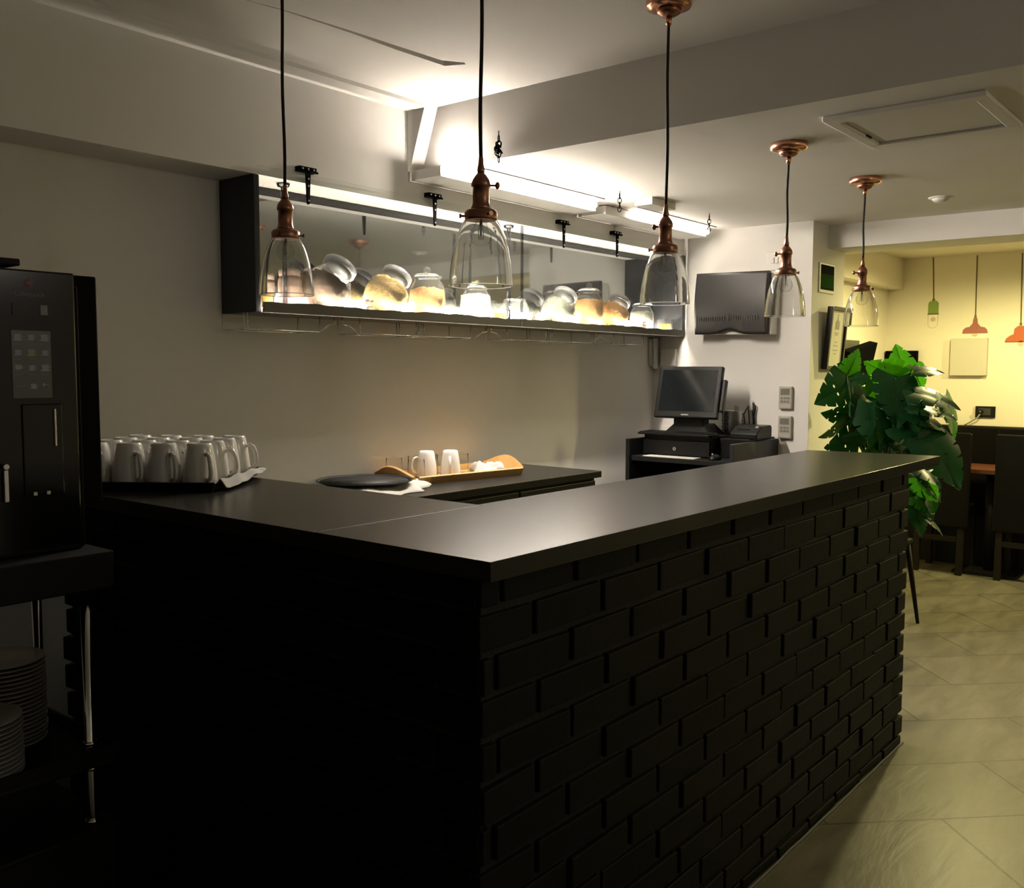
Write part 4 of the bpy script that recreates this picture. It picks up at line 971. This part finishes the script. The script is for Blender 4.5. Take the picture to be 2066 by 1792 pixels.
obj('case', MB().box((6.28, 2.385, 1.535), (6.82, 2.448, 1.600)), mat('olive_grey_plastic', (.09, .088, .06), .5), t, bevel=.003)

# ---------------------------------------------------------------- monstera
PX, PY = 5.06, 1.62
t = thing('plant_stool', 'small dark wooden stool with slim tapered legs past the bar end', 'stool', (5.20, 1.68, 0))
obj('seat', MB().box((4.93, 1.555, .45), (5.38, 1.80, .475)), M_darkwood, t, bevel=.006)
for (tx, ty, bx, by) in ((5.355, 1.580, 5.41, 1.525), (4.96, 1.580, 4.91, 1.525), (5.355, 1.775, 5.40, 1.80), (4.96, 1.775, 4.91, 1.80)):
    obj('leg', MB().cyl((bx, by, 0), (tx, ty, .4495), .0095, .017, n=14), M_darkwood, t)
obj('apron', MB().box((5.02, 1.575, .415), (5.36, 1.595, .4495)).box((5.02, 1.76, .415), (5.36, 1.78, .4495)), M_darkwood, t)
plant = thing('monstera_plant', 'big green monstera plant in a pot behind the end of the bar', 'plant', (5.07, 1.67, .4755))
obj('pot', MB().lathe([(.001, .4755), (.085, .4755), (.12, .70), (.125, .705), (.118, .705), (.112, .68), (.001, .68)], (5.07, 1.67, 0), 32), M_pot, plant)
obj('soil', MB().lathe([(.001, .681), (.110, .681), (.10, .690), (.001, .694)], (5.07, 1.67, 0), 24), mat('soil', (.02, .014, .009), .9, bump=.8), plant)
def raypt(u, v, x):
    d = _r2*((u-1033)/1920) - _u2*((v-896)/1920) + _f
    k = (x-EYE.x)/d.x
    return EYE+d*k
VIEW_R, VIEW_U = _r2, _u2
stems = MB(); crown = Vector((5.07, 1.67, .69))
def leaf(u, v, size, ang, tilt, roll, x, light=False, lobes=6, fold=.25, droop=.3, cut=.62):
    """blade whose stalk end lies at image direction opposite to ang; tilt turns the tip towards the viewer"""
    cpt = raypt(u, v, x); big_ = size > .15; size = size*1.12
    toward = -_f
    a = math.radians(ang)
    d = (VIEW_R*math.cos(a)+VIEW_U*math.sin(a))
    tl = math.radians(tilt); d = (d*math.cos(tl)+toward*math.sin(tl)).normalized()
    sidev = d.cross(toward)
    if sidev.length < .05: sidev = VIEW_R.copy()
    sidev.normalize(); nrm = sidev.cross(d).normalized()
    ro = math.radians(roll)
    s2 = (sidev*math.cos(ro)+nrm*math.sin(ro)).normalized(); nrm = s2.cross(d).normalized()
    L = size; W = size*.50
    base = cpt-d*L*.45
    nu, nv = 60, 6
    mb = MB()
    rnd = random.Random(int(u*7+v*3))
    ph = rnd.uniform(0, 1)
    def half(sg):
        vs = []; fs = []
        for i in range(nu+1):
            f = i/nu
            w = W*(math.sin(PI*min(1, f*.93+.07)**.62)**.8)*(1-.25*f) if f < 1 else 0
            k = (f*lobes+ph) % 1.0
            notch = 0.0
            if .10 < f < .93:
                e = abs(k-.5)*2
                notch = cut*max(0, 1-(1-e)/.16) if e > .84 else 0
            sweep = .26*L*(.25+.75*(1-f))
            for j in range(nv+1):
                q = j/nv
                ww = w*q
                if q > 1-notch: ww = w*(1-notch)
                al = f*L + (sweep*(q**1.4)*(f-.32)*1.1)*(1 if f > .1 else 1.0) - (.10*L*q if f < .12 else 0)
                z = fold*ww*.55 - droop*L*(f**2)*.55 - droop*ww*ww/W*.5
                vs.append(base+d*al+s2*sg*ww+nrm*z)
        for i in range(nu):
            for j in range(nv):
                fs.append((i*(nv+1)+j, (i+1)*(nv+1)+j, (i+1)*(nv+1)+j+1, i*(nv+1)+j+1) if sg > 0 else (i*(nv+1)+j, i*(nv+1)+j+1, (i+1)*(nv+1)+j+1, (i+1)*(nv+1)+j))
        # small holes along the midrib
        holes = set()
        for h in range(lobes-1):
            ii = int((h+1.45-ph)/lobes*nu)
            for jj in (1,):
                if big_ and 8 < ii < nu*.6 and h % 2: holes.add(ii*nv+jj); holes.add((ii+1)*nv+jj)
        mb.add(vs, [q for n_, q in enumerate(fs) if n_ not in holes], True)
    half(1); half(-1)
    mb.tube([base+nrm*.001, base+d*L*.5-nrm*(droop*L*.14), base+d*L*.95-nrm*(droop*L*.5)], [.0028, .002, .0008], 6)
    obj('leaf', mb, M_leaf_lit if light else M_leaf, plant)
    mid = (base+crown)/2+Vector((0, 0, .12)); mid = mid*.6+Vector((base.x, base.y, base.z))*.4-d*.05
    c0 = crown+Vector((rnd.uniform(-.06, .06), rnd.uniform(-.06, .06), 0))
    pts = []
    for i in range(9):
        f = i/8; pts.append(c0*(1-f)**2+mid*2*f*(1-f)+base*f**2)
    stems.tube(pts, [.007-.0035*i/8 for i in range(9)], 7)
LEAVES = [
    (1692, 785, .22, 215, 25, 10, 5.02, 0), (1722, 735, .13, 62, 10, -20, 5.10, 1), (1738, 762, .09, 10, 20, 30, 5.12, 0),
    (1786, 752, .18, 165, 20, 35, 5.06, 1), (1818, 732, .15, 105, 5, 15, 5.18, 1), (1850, 762, .11, 285, 15, -35, 5.16, 1),
    (1812, 800, .24, 262, 35, 0, 4.92, 0), (1872, 745, .13, 5, 5, 60, 5.10, 0), (1922, 836, .19, 290, 10, 45, 5.08, 1),
    (1888, 800, .19, 345, 25, 55, 5.00, 0), (1880, 822, .19, 350, 15, 62, 4.98, 0), (1868, 843, .18, 340, 20, 58, 4.95, 0),
    (1905, 925, .24, 300, 25, 15, 4.90, 0), (1862, 900, .15, 200, 25, 20, 4.90, 0), (1700, 838, .17, 190, 20, 50, 5.00, 0),
    (1692, 866, .17, 220, 15, 60, 5.02, 0), (1712, 892, .20, 200, 30, 20, 4.95, 0), (1740, 830, .19, 240, 35, 25, 4.96, 0),
    (1765, 850, .22, 270, 30, -15, 4.92, 0), (1800, 855, .22, 250, 25, 20, 4.90, 0), (1835, 850, .21, 300, 30, -20, 4.92, 0),
    (1850, 875, .19, 330, 25, 30, 4.92, 0), (1780, 885, .20, 230, 30, 40, 4.92, 0), (1745, 880, .19, 200, 20, 50, 4.98, 0),
    (1820, 890, .19, 285, 25, 30, 4.94, 0), (1840, 790, .13, 320, 10, 25, 5.14, 1), (1850, 800, .13, 350, 15, -40, 5.16, 1),
    (1765, 800, .15, 120, 15, 40, 5.20, 0), (1740, 795, .12, 150, 20, 60, 5.18, 1), (1790, 785, .14, 210, 15, 25, 5.14, 1),
    (1868, 948, .15, 320, 20, 40, 4.98, 0), (1880, 975, .15, 310, 15, 50, 5.02, 0), (1868, 985, .13, 300, 20, -30, 5.00, 1),
    (1862, 1012, .12, 320, 20, 30, 5.04, 1), (1880, 1020, .14, 290, 10, 55, 5.06, 0), (1886, 1056, .11, 320, 10, 65, 5.06, 0),
    (1856, 1045, .14, 280, 20, 20, 5.08, 0), (1852, 990, .15, 260, 20, 10, 5.04, 0), (1850, 960, .15, 300, 20, 25, 5.06, 0), (1868, 1000, .17, 285, 15, -15, 5.12, 0),
    (1800, 830, .20, 200, 15, 45, 5.18, 0), (1830, 825, .19, 20, 15, 50, 5.14, 0), (1770, 870, .18, 320, 20, 30, 5.10, 0),
]
for i, L_ in enumerate(LEAVES):
    big = L_[2] > .2
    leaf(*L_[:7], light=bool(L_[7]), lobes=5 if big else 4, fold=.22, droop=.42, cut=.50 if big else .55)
obj('stems', stems, M_stem, plant)
